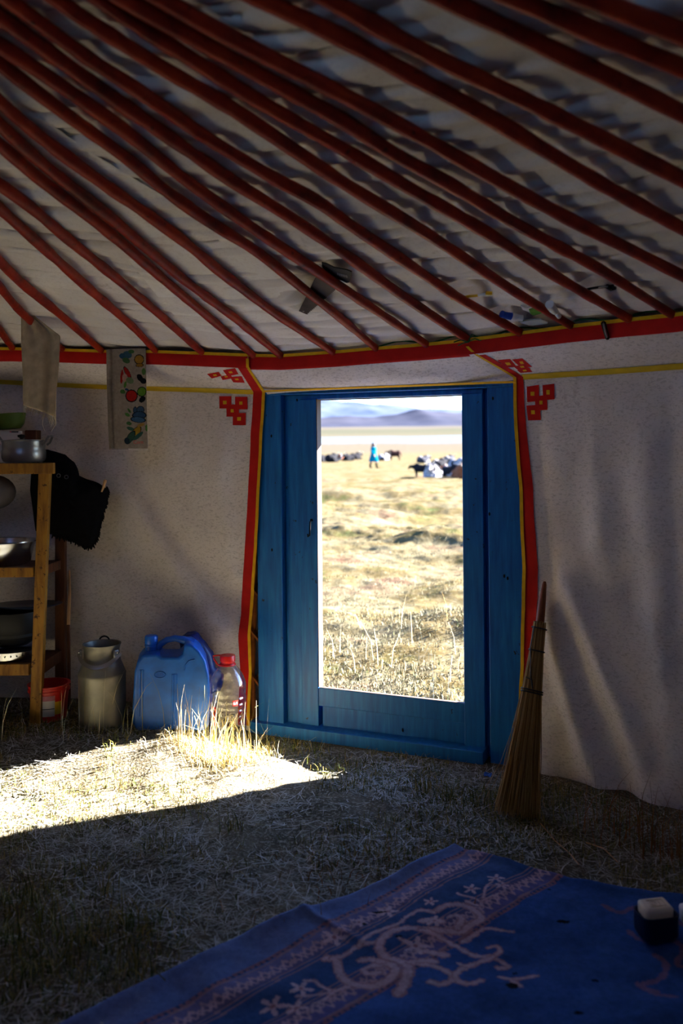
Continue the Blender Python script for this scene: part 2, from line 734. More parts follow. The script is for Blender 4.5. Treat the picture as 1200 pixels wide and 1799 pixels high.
def bulge(x, y):
    o = 0
    for p, w_ in TUCK:
        o = np.maximum(o, 0.034 * np.exp(-(((x - p[0]) ** 2 + (y - p[1]) ** 2) / w_ ** 2) ** 2))
    return o


def cloth_off(th, r):
    """folds of the roof cloth above the poles"""
    a = np.radians(th)
    s = a * 2.0
    w = vnoise(r * 34 + 3.0 * fbm(s * 2.2, r * 2.2, 2, 4) + s * 4, s * 4.5 + r * 1.5, 12) - 0.5
    w2 = vnoise(r * 62 + 3 * fbm(s * 4, r * 4, 2, 6) + s * 6, s * 6, 22) - 0.5
    big = fbm(s * 2.2, r * 2.2, 2, 44)
    return 0.044 + 0.020 * w + 0.008 * w2 + 0.016 * np.maximum(big, -0.3)


def roof_fn(u, v):
    th = np.degrees(np.interp(u, np.linspace(0, 1, len(thg)), thg))
    r = 3.34 + (RC - 0.02 - 3.34) * v
    a = np.radians(th)
    z = roof_z(th, r) + cloth_off(th, r) + bulge(CX + r * np.cos(a), CY + r * np.sin(a))
    return np.stack([CX + r * np.cos(a), CY + r * np.sin(a), z], -1)


mb = MB()
mb.grid(roof_fn, len(thg), 330)
ceiling = tag(build('ceiling', mb, m_roof, base=(CX, CY, 0), smooth='all'), kind='structure')
sol = ceiling.modifiers.new('felt', 'SOLIDIFY')
sol.thickness = 0.02
sol.offset = 0 - 1

# smoother, whiter strip of cloth laid over the lower left of the roof
pan_u = [(-60, 150), (0, 188), (80, 212), (160, 268), (290, 346), (400, 405), (520, 470), (575, 500), (610, 560), (640, 612)]
pan_l = [(-60, 200), (0, 232), (70, 300), (130, 350), (175, 385), (225, 455), (280, 525), (320, 570), (345, 600), (352, 622)]


def arc_interp(line, t):
    L = np.array(line, float)
    d = np.concatenate([[0], np.cumsum(np.hypot(*np.diff(L, axis=0).T))])
    return np.stack([np.interp(t * d[-1], d, L[:, 0]), np.interp(t * d[-1], d, L[:, 1])], -1)


nu, nv = 70, 30
P = np.zeros((nu, nv, 3))
ts = np.linspace(0, 1, nu)
pu, pl = arc_interp(pan_u, ts), arc_interp(pan_l, ts)
for i in range(nu):
    for j in range(nv):
        k = j / (nv - 1)
        x, y = pl[i] * (1 - k) + pu[i] * k
        o_ = 0.0225 + 0.004 * float(fbm(np.array(i * .25), np.array(j * .22), 2, 3))
        P[i, j] = lift(x, y, 'roof', o_)
        P[i, j] = lift(x, y, 'roof', o_ + float(bulge(P[i, j][0], P[i, j][1])))
mb = MB()
mb.grid(lambda u, v: P, nu, nv)
pnl = build('cloth_panel', mb, m_panel, ceiling, smooth='all')
pnl['label'] = 'smooth whiter cloth panel'

# ------------------------------------------------------------------ roof poles
POLES = [[(0, 580), (20, 609)], [(0, 505), (35, 547), (108, 612)], [(0, 460), (40, 500), (97, 545), (180, 617)],
         [(0, 367), (65, 425), (150, 502), (235, 575), (272, 615)],
         [(0, 325), (50, 360), (125, 425), (200, 485), (280, 552), (350, 615)],
         [(0, 255), (75, 320), (130, 360), (200, 415), (300, 502), (390, 577), (446, 625)],
         [(0, 220), (65, 280), (115, 320), (160, 355), (215, 400), (320, 490), (415, 560), (490, 622)],
         [(0, 180), (75, 245), (177, 320), (250, 370), (325, 425), (380, 472), (475, 545), (583, 617)],
         [(0, 112), (15, 125), (115, 200), (240, 290), (270, 320), (360, 385), (450, 440), (530, 505), (600, 560), (655, 607)],
         [(0, 80), (100, 145), (220, 230), (330, 320), (450, 405), (600, 505), (745, 602)],
         [(0, 30), (125, 120), (245, 205), (410, 320), (500, 375), (600, 442), (700, 515), (820, 595)],
         [(15, 0), (150, 100), (290, 190), (350, 235), (492, 320), (555, 350), (600, 385), (700, 452), (800, 520), (910, 582)],
         [(100, 0), (165, 45), (310, 135), (385, 175), (600, 320), (750, 410), (900, 510), (1000, 570)],
         [(175, 0), (240, 45), (310, 87), (435, 167), (600, 260), (700, 320), (850, 405), (975, 485), (1100, 557)],
         [(220, 0), (300, 45), (425, 115), (600, 210), (690, 270), (785, 320), (900, 390), (1050, 470), (1180, 552)],
         [(285, 0), (385, 55), (450, 90), (600, 165), (740, 240), (880, 320), (1000, 385), (1200, 485)],
         [(460, 0), (600, 65), (725, 135), (850, 200), (1050, 320), (1200, 402)],
         [(600, 12), (750, 95), (900, 165), (1050, 240), (1200, 315)],
         [(785, 0), (900, 55), (995, 100), (1100, 150), (1200, 200)],
         [(910, 0), (1050, 60), (1200, 120)], [(1040, 0), (1200, 60)]]


def smooth_path(P, n):
    P = np.asarray(P, float)
    d = np.concatenate([[0], np.cumsum(np.linalg.norm(np.diff(P, axis=0), axis=1))])
    t = np.linspace(0, d[-1], n)
    Q = np.stack([np.interp(t, d, P[:, k]) for k in range(3)], -1)
    for _ in range(3):
        Q[1:-1] = 0.25 * Q[:-2] + 0.5 * Q[1:-1] + 0.25 * Q[2:]
    return Q


used_th = []


def pole_mesh(Q, seed, r0=0.0138, r1=0.0168):
    k = len(Q)
    t = np.linspace(0, 1, k)          # 0 = foot
    rr = r0 + (r1 - r0) * np.sin(np.clip(t, 0, 1) * PI * 0.8)
    rr = rr * (1 + 0.34 * fbm(t * 30, np.full(k, seed * 3.7), 3, 60))
    rr[0] *= 0.75
    mb = MB()
    mb.tube(Q, rr, 9)
    return mb


for pi_, pl_ in enumerate(POLES):
    pts = [lift(x, y, 'roof', 0.0) for x, y in pl_[::-1]]      # foot first
    th0, r0 = polar(pts[0][0], pts[0][1])
    th0 = float(wrap(th0))
    # beyond the frame: down to the rim, up to the crown
    if pl_[-1][0] == 1200:
        th2, r2 = polar(pts[1][0], pts[1][1])
        sl = (th0 - float(wrap(th2))) / (r0 - r2 + 1e-9)
        rf = RRF(th0)
        the = th0 + np.clip(sl, -14, 14) * (rf - r0) * 0.6
        pts = [np.array([CX + rf * math.cos(math.radians(the)), CY + rf * math.sin(math.radians(the)), float(roof_z(the, rf))])] + pts
        th0 = float(the)
    thl, rl = polar(pts[-1][0], pts[-1][1])
    thl = float(wrap(thl))
    tp, rp = polar(pts[-2][0], pts[-2][1])
    sl = (thl - float(wrap(tp))) / (rl - rp - 1e-9)
    tc = thl + np.clip(sl * (RC - rl), -9, 9)
    for f in (0.33, 0.66, 1.0):
        th_e, r_e = thl + (tc - thl) * f, rl + (RC - rl) * f
        pts.append(np.array([CX + r_e * math.cos(math.radians(th_e)), CY + r_e * math.sin(math.radians(th_e)), float(roof_z(th_e, r_e))]))
    pts = np.array(pts)
    d0 = pts[0] - pts[1]
    d0 /= np.linalg.norm(d0)
    pts = np.concatenate([[pts[0] + d0 * 0.05], pts])
    used_th.append(th0)
    Q = smooth_path(pts, 60)
    build('roof_pole', pole_mesh(Q, pi_), m_pole, ceiling)
tmin, tmax = min(used_th), max(used_th)
gen = None
tt = tmax + 5.4
while tt < tmin + 360 - 3:
    if gen is None:
        Q = []
        for f in np.linspace(0, 1, 30):
            r = RR + 0.05 + (RC - RR - 0.05) * f
            Q.append((r, 0.008 * math.sin(f * 9), 1.62 + (ZC - 1.62) * (RR - r) / (RR - RC)))
        g = build('roof_pole', pole_mesh(np.array(Q), 99), m_pole, ceiling, local=True)
        gen = g
    else:
        g = gen.copy()
        COL.objects.link(g)
    g.location = (0, 0, 0)
    g.rotation_euler = (0, 0, math.radians(tt))
    tt += 5.6

# crown wheel, open to the sky
mb = MB()
a = np.linspace(0, 2 * PI, 49)[:-1]
ring = np.stack([CX + RC * np.cos(a), CY + RC * np.sin(a), np.full(48, ZC + 0.02)], -1)
vs, fs = [], []
for i in range(48):
    t = a[i]
    for (dr, dz) in ((-.04, -.035), (.04, -.035), (.04, .035), (-.04, .035)):
        vs.append((CX + (RC + dr) * math.cos(t), CY + (RC + dr) * math.sin(t), ZC + 0.03 + dz))
for i in range(48):
    for j in range(4):
        a_, b_ = i * 4 + j, i * 4 + (j + 1) % 4
        c_, d_ = ((i + 1) % 48) * 4 + (j + 1) % 4, ((i + 1) % 48) * 4 + j
        fs.append((a_, d_, c_, b_))
mb.add(vs, fs)
crown = build('crown_ring', mb, m_pole, ceiling)
for k in range(2):
    for o_ in (-0.1, 0.1):
        mb = MB()
        t = np.linspace(-1, 1, 17)
        if k == 0:
            pts = np.stack([CX + t * RC, np.full(17, CY + o_), ZC + 0.05 + 0.16 * (1 - t * t)], -1)
        else:
            pts = np.stack([np.full(17, CX + o_), CY + t * RC, ZC + 0.05 + 0.16 * (1 - t * t)], -1)
        mb.tube(pts, 0.014, 6)
        build('crown_bar', mb, m_pole, crown)

# unseen felt flap added over the crown to hold back light
mb = MB()
g_ = np.array([0.75, 0.66])
gt_ = np.array([-g_[1], g_[0]])


def light_cover_fn(u, v):
    p = LIGHT_COVER0 + (RC + 0.12 - LIGHT_COVER0) * u
    hw = np.sqrt(np.maximum((RC + 0.14) ** 2 - p ** 2, 0.0004))
    q = (v * 2 - 1) * hw
    x, y = CX + g_[0] * p + gt_[0] * q, CY + g_[1] * p + gt_[1] * q
    return np.stack([x, y, ZC + 0.10 + 0.17 * (1 - (p * p + q * q) / (RC + .14) ** 2)], -1)


LIGHT_COVER0 = -0.45
mb.grid(light_cover_fn, 24, 24)
fo_ = build('crown_light_cover', mb, m_felt, ceiling, smooth='all')
fo_['label'] = 'unseen felt flap added to limit light through the crown'

# ------------------------------------------------------------------ walls
def line_of(px):               # photo line -> (arc, z) on the wall
    o = []
    for x, y in px:
        p = on_radius(x, y, RW)
        o.append((math.radians(float(wrap(polar(p[0], p[1])[0]))) * 2.95, p[2]))
    return np.array(o)


FOLDS = []
for px, amp, wd in [([(175, 800), (260, 930), (385, 1110)], -0.034, 0.055), ([(128, 930), (200, 1030), (300, 1125)], -0.034, 0.05),
                    ([(235, 830), (320, 960), (410, 1080)], 0.026, 0.05), ([(150, 880), (240, 1010), (330, 1110)], 0.022, 0.045),
                    ([(395, 720), (385, 860), (410, 1010)], -0.018, 0.04), ([(330, 700), (345, 800), (330, 900)], 0.014, 0.05),
                    ([(280, 760), (250, 700), (240, 680)], 0.014, 0.05),
                    ([(962, 1080), (985, 1180), (1019, 1299), (1073, 1435)], -0.045, 0.04), ([(991, 1026), (1055, 1171), (1128, 1344), (1150, 1420)], -0.04, 0.05),
                    ([(975, 1030), (1020, 1180), (1075, 1320), (1100, 1420)], 0.04, 0.045), ([(1040, 680), (1046, 850), (1060, 1010)], -0.012, 0.035),
                    ([(1075, 680), (1090, 900), (1110, 1100)], 0.010, 0.04), ([(1135, 670), (1140, 900), (1165, 1200), (1180, 1400)], -0.016, 0.04),
                    ([(1178, 660), (1182, 900), (1195, 1200)], 0.018, 0.025), ([(945, 760), (955, 900), (965, 1010)], 0.02, 0.03)]:
    FOLDS.append((line_of(px), amp, wd))


def seg_dist(px, py, L):
    best = np.full(px.shape, 1e9)
    for k in range(len(L) - 1):
        a, b = L[k], L[k + 1]
        d = b - a
        t = np.clip(((px - a[0]) * d[0] + (py - a[1]) * d[1]) / (d @ d), 0, 1)
        best = np.minimum(best, np.hypot(px - a[0] - t * d[0], py - a[1] - t * d[1]))
    return best


def fold(th, z):
    s = np.radians(wrap(th)) * 2.95
    k = sstep(0.0, 0.28, ZY(th) - z)
    o = fbm(s * 3.2, z * 1.1, 3, 71) * 0.032 + fbm(s * 9 + z * 4, z * 3.5 - s * 2, 3, 72) * 0.018 + fbm(s * 30, z * 16, 2, 76) * 0.005
    for L, amp, wd in FOLDS:
        o = o + 0.58 * amp * np.exp(-(seg_dist(s, z, L) / wd) ** 2)
    shoulder = fbm(s * 6, z * 9, 3, 90) * 0.02 * (1 - k)
    return o * k + shoulder * sstep(0.0, 0.03, ZR(th) - BAND - z)


def wall_pt(th, z, off=0.0):
    th = np.asarray(th, float)
    z = np.asarray(z, float)
    r = prof_r(th, z) + fold(th, z) - off
    a = np.radians(th)
    return np.stack([CX + r * np.cos(a), CY + r * np.sin(a), z], -1)


def edge_curve(rim, rest):
    """free edge of the lining beside the door as th(level), level 0..1 rim, 1.. seam then z"""
    pr = lift(rim[0], rim[1], 'wall')
    o = [(float(wrap(polar(pr[0], pr[1])[0])), pr[2])]
    for x, y in rest:
        p = lift(x, y, 'wall')
        o.append((float(wrap(polar(p[0], p[1])[0])), p[2]))
    return np.array(o)


EL = edge_curve((436, 630), [(464, 688), (459, 760), (452, 900), (443, 1040), (437, 1120), (440, 1180), (437, 1262)])
ER = edge_curve((822, 609), [(903, 661), (907, 750), (915, 860), (920, 1000), (917, 1170), (912, 1300), (908, 1350)])


def edge_th(E_, z):
    return np.interp(-np.asarray(z), -E_[:, 1], E_[:, 0])


ZLO = -0.02


def wall_z(th, v):             # v 0 rim .. 1 ground
    a, b = ZR(th), ZY(th)
    vv = np.asarray(v)
    return np.where(vv < 0.05, a - BAND * vv / 0.05,
                    np.where(vv < 0.22, (a - BAND) + (b - a + BAND) * (vv - 0.05) / 0.17, b + (ZLO - b) * (vv - 0.22) / 0.78))


def wall_patch(name, e_fn, sign, th_end, nu, nv, u_pow=1.0):
    def fn(u, v):
        z = wall_z(70, v)
        for _ in range(3):
            t0 = e_fn(z)
            th = t0 + (th_end - t0) * u ** u_pow
            z = wall_z(th, v)
        p = wall_pt(th, z)
        g = gz(p[..., 0], p[..., 1])
        p[..., 2] = np.where(v > 0.999, g - 0.01, p[..., 2])
        return p
    mb = MB()
    mb.grid(fn, nu, nv)
    return tag(build(name, mb, m_wall, base=(CX, CY, 0), smooth='all'), kind='structure')


wall_left = wall_patch('wall_left', lambda z: edge_th(EL, z), 1, 150.0, 260, 130, 1.25)
wall_right = wall_patch('wall_right', lambda z: edge_th(ER, z), -1, -25.0, 260, 130, 1.1)
mb = MB()
mb.grid(lambda u, v: wall_pt(150 + u * 185, wall_z(150 + u * 185, v)), 120, 30)
wall_back = tag(build('wall_back', mb, m_wall, base=(CX, CY, 0), smooth='all'), kind='structure')
# outer felt round the lattice
mb = MB()
def shell(u, v):
    th = 74.6 + u * 344.4
    near = np.exp(-((u * 344.4) / 3.0) ** 2) + np.exp(-(((1 - u) * 344.4) / 3.0) ** 2)
    r = RW(th) + 0.17 - 0.075 * near
    return np.stack([CX + r * np.cos(np.radians(th)), CY + r * np.sin(np.radians(th)), -0.12 + v * 1.78], -1)


mb.grid(shell, 320, 3)
tag(build('wall_outer', mb, m_felt, base=(CX, CY, 0)), kind='structure')
mb = MB()
mb.grid(lambda u, v: np.stack([CX + 3.09 * np.cos(np.radians(54 + u * 26)), CY + 3.09 * np.sin(np.radians(54 + u * 26)), 1.405 + v * 0.2], -1), 30, 2)
tag(build('wall_outer_front', mb, m_felt, base=(CX, CY, 0)), kind='structure')


# trims on the lining
def surf_strip(name, mat, parent, A, B, off=0.004, m=3, label=None):
    """ribbon between two (th,z) curves, following the lining"""
    A, B = np.asarray(A, float), np.asarray(B, float)
    n = len(A)

    def fn(u, v):
        i = np.rint(u * (n - 1)).astype(int)
        th = A[i, 0] * (1 - v) + B[i, 0] * v
        z = A[i, 1] * (1 - v) + B[i, 1] * v
        return wall_pt(th, z, off)
    mb = MB()
    mb.grid(fn, n, m)
    o = build(name, mb, mat, parent, smooth='all')
    if label:
        o['label'] = label
    return o


def th_at_z(E_, z, dm, sgn):
    return edge_th(E_, z) + sgn * math.degrees(dm / 2.9)


for E_, sgn, w_, side in ((EL, 1, 0.047, wall_left), (ER, -1, 0.047, wall_right)):
    zz = np.linspace(E_[0, 1], 0.03, 90)
    A = np.stack([th_at_z(E_, zz, 0.000, sgn), zz], -1)
    wz = np.full(len(zz), w_) if sgn > 0 else np.interp(zz, [0.3, 0.85, 1.45], [0.050, 0.050, 0.033])
    B = np.stack([edge_th(E_, zz) + sgn * np.degrees(wz / 2.9), zz], -1)
    surf_strip('red_border', m_red, side, A, B, 0.004, 6)
    A2 = np.stack([th_at_z(E_, zz, -0.006, sgn), zz], -1)
    B2 = np.stack([th_at_z(E_, zz, 0.007, sgn), zz], -1)
    surf_strip('yellow_piping', m_yel, side, A2, B2, 0.008, 3)
    t_far = 150 if sgn > 0 else -25
    t0 = th_at_z(E_, float(ZY(E_[1, 0])), w_ if sgn > 0 else 0.033, sgn)
    tt = np.linspace(t0, t_far, 160)
    zz = ZY(tt)
    surf_strip('yellow_ribbon', m_yband, side, np.stack([tt, zz + 0.008], -1), np.stack([tt, zz - 0.010], -1), 0.005, 3)
    t0 = E_[0, 0]
    tt = np.linspace(t0, t_far, 160)
    zr = ZR(tt)
    surf_strip('red_band', m_red, side, np.stack([tt, zr - 0.006], -1), np.stack([tt, zr - BAND - 0.002], -1), 0.006, 4)
    surf_strip('yellow_edge', m_yel, side, np.stack([tt, zr + 0.004], -1), np.stack([tt, zr - 0.008], -1), 0.010, 3)

# appliqued knots
def quad_patch(name, mat, parent, c, off, n=5):
    P = np.zeros((n, n, 3))
    for i in range(n):
        for j in range(n):
            u, v = i / (n - 1), j / (n - 1)
            x = (c[0][0] * (1 - u) + c[1][0] * u) * (1 - v) + (c[3][0] * (1 - u) + c[2][0] * u) * v
            y = (c[0][1] * (1 - u) + c[1][1] * u) * (1 - v) + (c[3][1] * (1 - u) + c[2][1] * u) * v
            p = lift(x, y, 'wall')
            th, r = polar(p[0], p[1])
            P[i, j] = wall_pt(float(th), p[2], off)
    mb = MB()
    mb.grid(lambda u, v: P, n, n)
    return build(name, mb, mat, parent, smooth='all')


def S(x0, y0, x1, y1):
    return [(x0, y0), (x1, y0), (x1, y1), (x0, y1)]


def crop(pts, ox, oy, s):
    return [(ox + x / s, oy + y / s) for x, y in pts]


k7 = lambda c: crop(c, 340, 600, 5.4545)
k5 = lambda c: crop(c, 800, 480, 3.0)
KNOTS = [
    (wall_left, [k7(S(250, 525, 366, 642)), k7(S(400, 530, 518, 650)), k7(S(318, 604, 436, 720)), k7(S(378, 684, 500, 802))],
     [k7(S(288, 568, 322, 602)), k7(S(440, 575, 470, 606)), k7(S(360, 648, 388, 680)), k7(S(420, 724, 455, 758))]),
    (wall_left, [k7([(132, 312), (246, 292), (272, 330), (178, 356)]), k7([(284, 276), (400, 256), (432, 312), (330, 336)]),
                 k7([(264, 336), (350, 318), (388, 352), (282, 370)]), k7([(350, 340), (462, 332), (492, 396), (384, 392)])],
     [k7([(190, 318), (222, 314), (232, 330), (200, 334)]), k7([(338, 290), (370, 286), (380, 302), (350, 306)]),
      k7([(300, 336), (328, 332), (334, 344), (310, 346)]), k7([(396, 358), (428, 354), (438, 370), (410, 372)])]),
    (wall_right, [k5([(378, 598), (442, 588), (444, 674), (380, 680)]), k5([(460, 590), (522, 582), (524, 664), (464, 670)]),
                  k5([(420, 650), (484, 640), (486, 720), (422, 724)]), k5([(376, 698), (448, 692), (450, 774), (382, 776)])],
     [k5(S(400, 625, 420, 646)), k5(S(482, 616, 500, 640)), k5(S(445, 672, 462, 692)), k5(S(401, 723, 420, 743))]),
    (wall_right, [k5([(222, 458), (288, 452), (324, 494), (268, 498)]), k5([(298, 455), (352, 449), (406, 494), (342, 496)]),
                  k5([(304, 490), (362, 482), (398, 505), (336, 514)]), k5([(326, 512), (386, 500), (408, 520), (346, 526)])],
     [k5([(262, 472), (286, 470), (296, 484), (274, 486)]), k5([(336, 466), (354, 464), (364, 478), (346, 480)]),
      k5([(340, 490), (360, 488), (366, 497), (348, 499)]), k5([(356, 511), (374, 508), (380, 516), (362, 518)])])]
for side, reds, yels in KNOTS:
    for rq, yq in zip(reds, yels):
        o = quad_patch('knot_square', m_red, side, rq, 0.0035)
        quad_patch('knot_centre', m_yel, o, yq, 0.006, 3)

# valance over the door
def door_p(s, d, z):
    p = DA + DE * s + DN * d
    return np.array([p[0], p[1], z])


def door_s(x, y, d=0.0):       # photo point -> (s, z) on the plane of the door
    r = ray(x, y)
    o = DA + DN * d
    t = (o @ DN) / (r[:2] @ DN)
    p = r[:2] * t
    return float((p - DA) @ DE), float(EYE + r[2] * t)


thl, thr = EL[0, 0], ER[0, 0]
bl, br = door_s(463, 689, 0.07), door_s(908, 673, 0.07)


def val_fn(u, v, off=0.0):
    ex = 0.0
    th = (thl + 1.2 * ex) + (thr - 3.5 * ex - thl - 1.2 * ex) * u
    zr = ZR(th)
    a = np.radians(th)
    r0 = RRF(th) + 0.006 - off
    top = np.stack([CX + r0 * np.cos(a), CY + r0 * np.sin(a), zr - BAND], -1)
    s = (bl[0] - .01 * ex) + (br[0] + .07 * ex - bl[0]) * u
    z = bl[1] + (br[1] - bl[1]) * u
    bot = np.stack([DA[0] + DE[0] * s + DN[0] * (0.07 + off), DA[1] + DE[1] * s + DN[1] * (0.07 + off), z], -1)
    k = np.clip(v, 0, 1)[..., None]
    p = top * (1 - k) + bot * k
    w = fbm(u * 9, v * 2.5 + u * 3, 3, 15) * 0.022 * np.sin(np.clip(v, 0, 1) * PI) + 0.012 * np.sin(np.clip(v, 0, 1) * PI)
    p[..., 0] += DN[0] * w
    p[..., 1] += DN[1] * w
    p[..., 2] += -w * 0.4
    up = np.where(v < 0, -v, 0)
    p[..., 2] += up
    if off == 0.0:             # side edges follow the lining
        vv = np.clip(v, 0, 1)
        for E_, k_, th_r in ((EL, (1 - u) ** 7, thl), (ER, u ** 9, thr)):
            ze = (ZR(th_r) - BAND) * (1 - vv) + (E_[1, 1] - 0.012) * vv
            q = wall_pt(edge_th(E_, ze), ze, -0.004)
            u0 = 0.0 if E_ is EL else 1.0
            p0 = val_fn(np.full_like(u, u0), v, 1e-6)
            p = p + k_[..., None] * (q - p0)
    return p


valance = empty('trim_1', door_p(0.5, 0.1, 1.45))
tag(valance, kind='structure')
mb = MB()
mb.grid(lambda u, v: val_fn(u, v), 90, 16)
build('cloth', mb, m_wall, valance, smooth='all')
mb = MB()
mb.grid(lambda u, v: val_fn(u, -(1 - v) * (BAND - 0.004) + v * 0.06, 0.004), 60, 6)
build('red_band', mb, m_red, valance, smooth='all')
mb = MB()
mb.grid(lambda u, v: val_fn(u, -BAND - 0.004 + v * 0.012, 0.008), 60, 3)
build('yellow_edge', mb, m_yel, valance, smooth='all')
mb = MB()
mb.grid(lambda u, v: val_fn(u, 0.91 + 0.09 * v, 0.004), 60, 3)
build('yellow_hem', mb, m_yel, valance, smooth='all')

# lattice laths showing between lining and door
lat = empty('trim_2', (CX + 2.99 * math.cos(math.radians(79)), CY + 2.99 * math.sin(math.radians(79)), 0))
tag(lat, kind='structure')
for i in range(7):
    z0 = 0.02 + i * 0.19
    for sg, dr in ((1, 0.03), (-1, 0.055)):
        mb = MB()
        pts = []
        for t in np.linspace(0, 1, 6):
            th = 77.3 + t * 6
            z = z0 + sg * (t - 0.22) * 0.36
            r = RW(th) + dr + 0.03
            pts.append((CX + r * math.cos(math.radians(th)), CY + r * math.sin(math.radians(th)), max(z, -0.01)))
        mb.tube(pts, 0.014, 6, 0.55)
        build('lath', mb, m_lath, lat)
mb = MB()
p0, p1 = at(443, 1180, 3.68), at(447, 1290, 3.66)
mb.tube([at(452, 900, 3.70), p0, p1], 0.012, 6)
build('lattice_post', mb, m_lath, lat)

# green cord along the rim
mb = MB()
pts = []
for th in np.linspace(20, 66, 60):
    r = RRF(th) + 0.012
    pts.append((CX + r * math.cos(math.radians(th)), CY + r * math.sin(math.radians(th)), float(ZR(th)) + 0.012 + 0.008 * math.sin(th * 1.3)))
mb.tube(pts, 0.003, 5)
m_cord = simple('green_cord', srgb(30, 96, 50), 0.7, 0.2, 40)
co = build('green_cord', mb, m_cord)
tag(co, 'thin green cord running along the rim behind the pole ends', 'cord')
mb = MB()
c0 = lift(822, 601, 'wall', 0.03)
for k, (dx, dz) in enumerate(((-0.05, 0.0), (-0.035, -0.012), (0.03, 0.02), (0.05, 0.004))):
    mb.tube([c0, c0 + np.array([dx * .5, 0, dz + .008]), c0 + np.array([dx, 0, dz])], 0.0022, 5)
build('cord_knot', mb, m_cord, co)

# ------------------------------------------------------------------ door
door = empty('door_1', door_p(0.5, 0, 0))
tag(door, kind='structure')


def sx(x, y=1000, d=0.0):
    return door_s(x, y, d)[0]


def dbox(name, s0, s1, d0, d1, z0, z1, mat=m_blue, parent=door, bw=0.003):
    mb = MB()
    mb.box((s0, d0, z0), (s1, d1, z1), lambda p: door_p(p[0], p[1], p[2]))
    return bevel(build(name, mb, mat, parent, smooth=False), bw, 2)


ztop, zsill = 1.432, 0.205
dL0, dL1, dG, dM, dO = sx(459), sx(497, 1000, .03), sx(503), sx(530), sx(557.5, 1000, .01)
dR0, dR1, dR2, dR3 = sx(813.5, 1000, .01), sx(850, 1000, .01), sx(859, 1000, .03), sx(940, 1000, .03)
dbox('frame_post', dL0, dL1, -0.05, 0.035, 0.02, ztop)
dbox('frame_post', dR2, dR3, -0.05, 0.035, -0.01, ztop)
dbox('stop_strip', dL1 - 0.002, dG + 0.004, -0.04, -0.012, 0.01, ztop - .002, m_blue)
dbox('stop_strip', dR1 - 0.004, dR2 + 0.002, -0.04, -0.025, 0.0, ztop - .002, m_blue)
dbox('door_board', dG, dM, -0.035, 0.002, 0.03, ztop - 0.03)
stl = dbox('door_stile', dM - 0.001, dO, -0.034, 0.010, 0.045, ztop - 0.03)
dbox('raw_edge', dO - 0.0005, dO + 0.003, -0.034, 0.008, zsill + 0.002, ztop - 0.03, m_rawwood, stl, 0.0005)
dbox('door_stile', dR0, dR1, -0.034, 0.010, 0.0, ztop - 0.03)
dbox('bottom_rail', dO - 0.002, dR0 + 0.001, -0.012, 0.006, 0.128, zsill)
dbox('back_board', dG, dR1, -0.046, -0.0345, 0.0, zsill - 0.03)
dbox('sunlit_sill_strip', dO + .003, dR0 - .001, -0.0110, 0.0045, zsill - 0.001, zsill + 0.0010, m_rawwood, door, 0.0004)  # strip of raw-wood colour painting the pale sunlit top edge of the rail
kb = dbox('kick_board', dO + 0.012, dR0 + 0.06, -0.032, -0.004, 0.03, 0.130)
dbox('lintel', dL0 - 0.0, dR3, -0.055, 0.045, ztop - 0.012, ztop + 0.05)
dbox('head_rail', dG, dR1, -0.034, 0.004, ztop - 0.032, ztop - 0.012)
dbox('threshold', sx(450, 1280), sx(856, 1340), -0.06, 0.065, -0.03, 0.046)
dbox('threshold', sx(450, 1280), sx(856, 1340), -0.20, -0.06, -0.06, 0.02)
# latch hook and hinge plate
s_, z_ = door_s(546, 920, 0.02)
mb = MB()
pts = [door_p(s_, 0.016, z_ + 0.012), door_p(s_ + 0.002, 0.03, z_ + 0.008), door_p(s_ + 0.002, 0.032, z_ - 0.02), door_p(s_ - 0.002, 0.028, z_ - 0.048),
       door_p(s_ - 0.012, 0.022, z_ - 0.054), door_p(s_ - 0.016, 0.016, z_ - 0.044)]
mb.tube(pts, 0.0032, 6)
hk = build('latch_hook', mb, m_dark, stl)
mb = MB()
mb.lathe([(0.0, 0), (0.006, 0.001), (0.006, 0.004), (0.0, 0.006)], (0, 0, 0), 10)
mb.v[0] = np.array([door_p(s_ + v[0], 0.010 + v[2], z_ + 0.014 + v[1]) for v in mb.v[0]])
build('screw', mb, m_dark, hk)
dbox('strike_plate', dO + 0.003, dO + 0.0045, -0.03, -0.002, 0.905, 0.94, m_steel, stl, 0.0004)
for (x, y) in ((477, 766), (478, 966), (516, 702), (866, 700), (886, 1012), (892, 1016), (702, 1288), (860, 903)):
    ds, dz = door_s(x, y, 0.035)
    mb = MB()
    dd = 0.0355 if not 503 < x < 813 else (0.0025 if x < 530 else -0.0035)
    mb.lathe([(0.0, 0), (0.004, 0.0005), (0.0035, 0.0015), (0.0, 0.002)], (0, 0, 0), 8)
    mb.v[0] = np.array([door_p(ds + v[0], dd + v[2], dz + v[1] * 1.8) for v in mb.v[0]])
    build('nail', mb, m_dark, door)
# ------------------------------------------------------------------ more materials
m_alu = simple('dull_aluminium', srgb(150, 148, 146), 0.38, 0.18, 14, metal=0.95)
m_alu2 = simple('polished_aluminium', srgb(178, 180, 186), 0.24, 0.12, 8, metal=1.0)
m_can = simple('grey_can_metal', srgb(128, 124, 114), 0.48, 0.3, 9, metal=0.75, bump=0.1)
m_jerry = simple('blue_plastic', srgb(12, 92, 190), 0.42, 0.25, 16, spec=0.5)
m_bag = simple('dark_blue_bag', srgb(8, 34, 112), 0.35, 0.3, 20, spec=0.5)
m_redpl = simple('red_plastic', srgb(206, 26, 18), 0.4, 0.12, 10, spec=0.5)
m_black = simple('black_fleece', srgb(14, 13, 15), 0.95, 0.4, 60, spec=0.05)
m_blackpot = simple('sooty_black', srgb(16, 16, 18), 0.55, 0.4, 14)
m_enamel = simple('dark_blue_enamel', srgb(30, 40, 62), 0.28, 0.2, 6, spec=0.6)
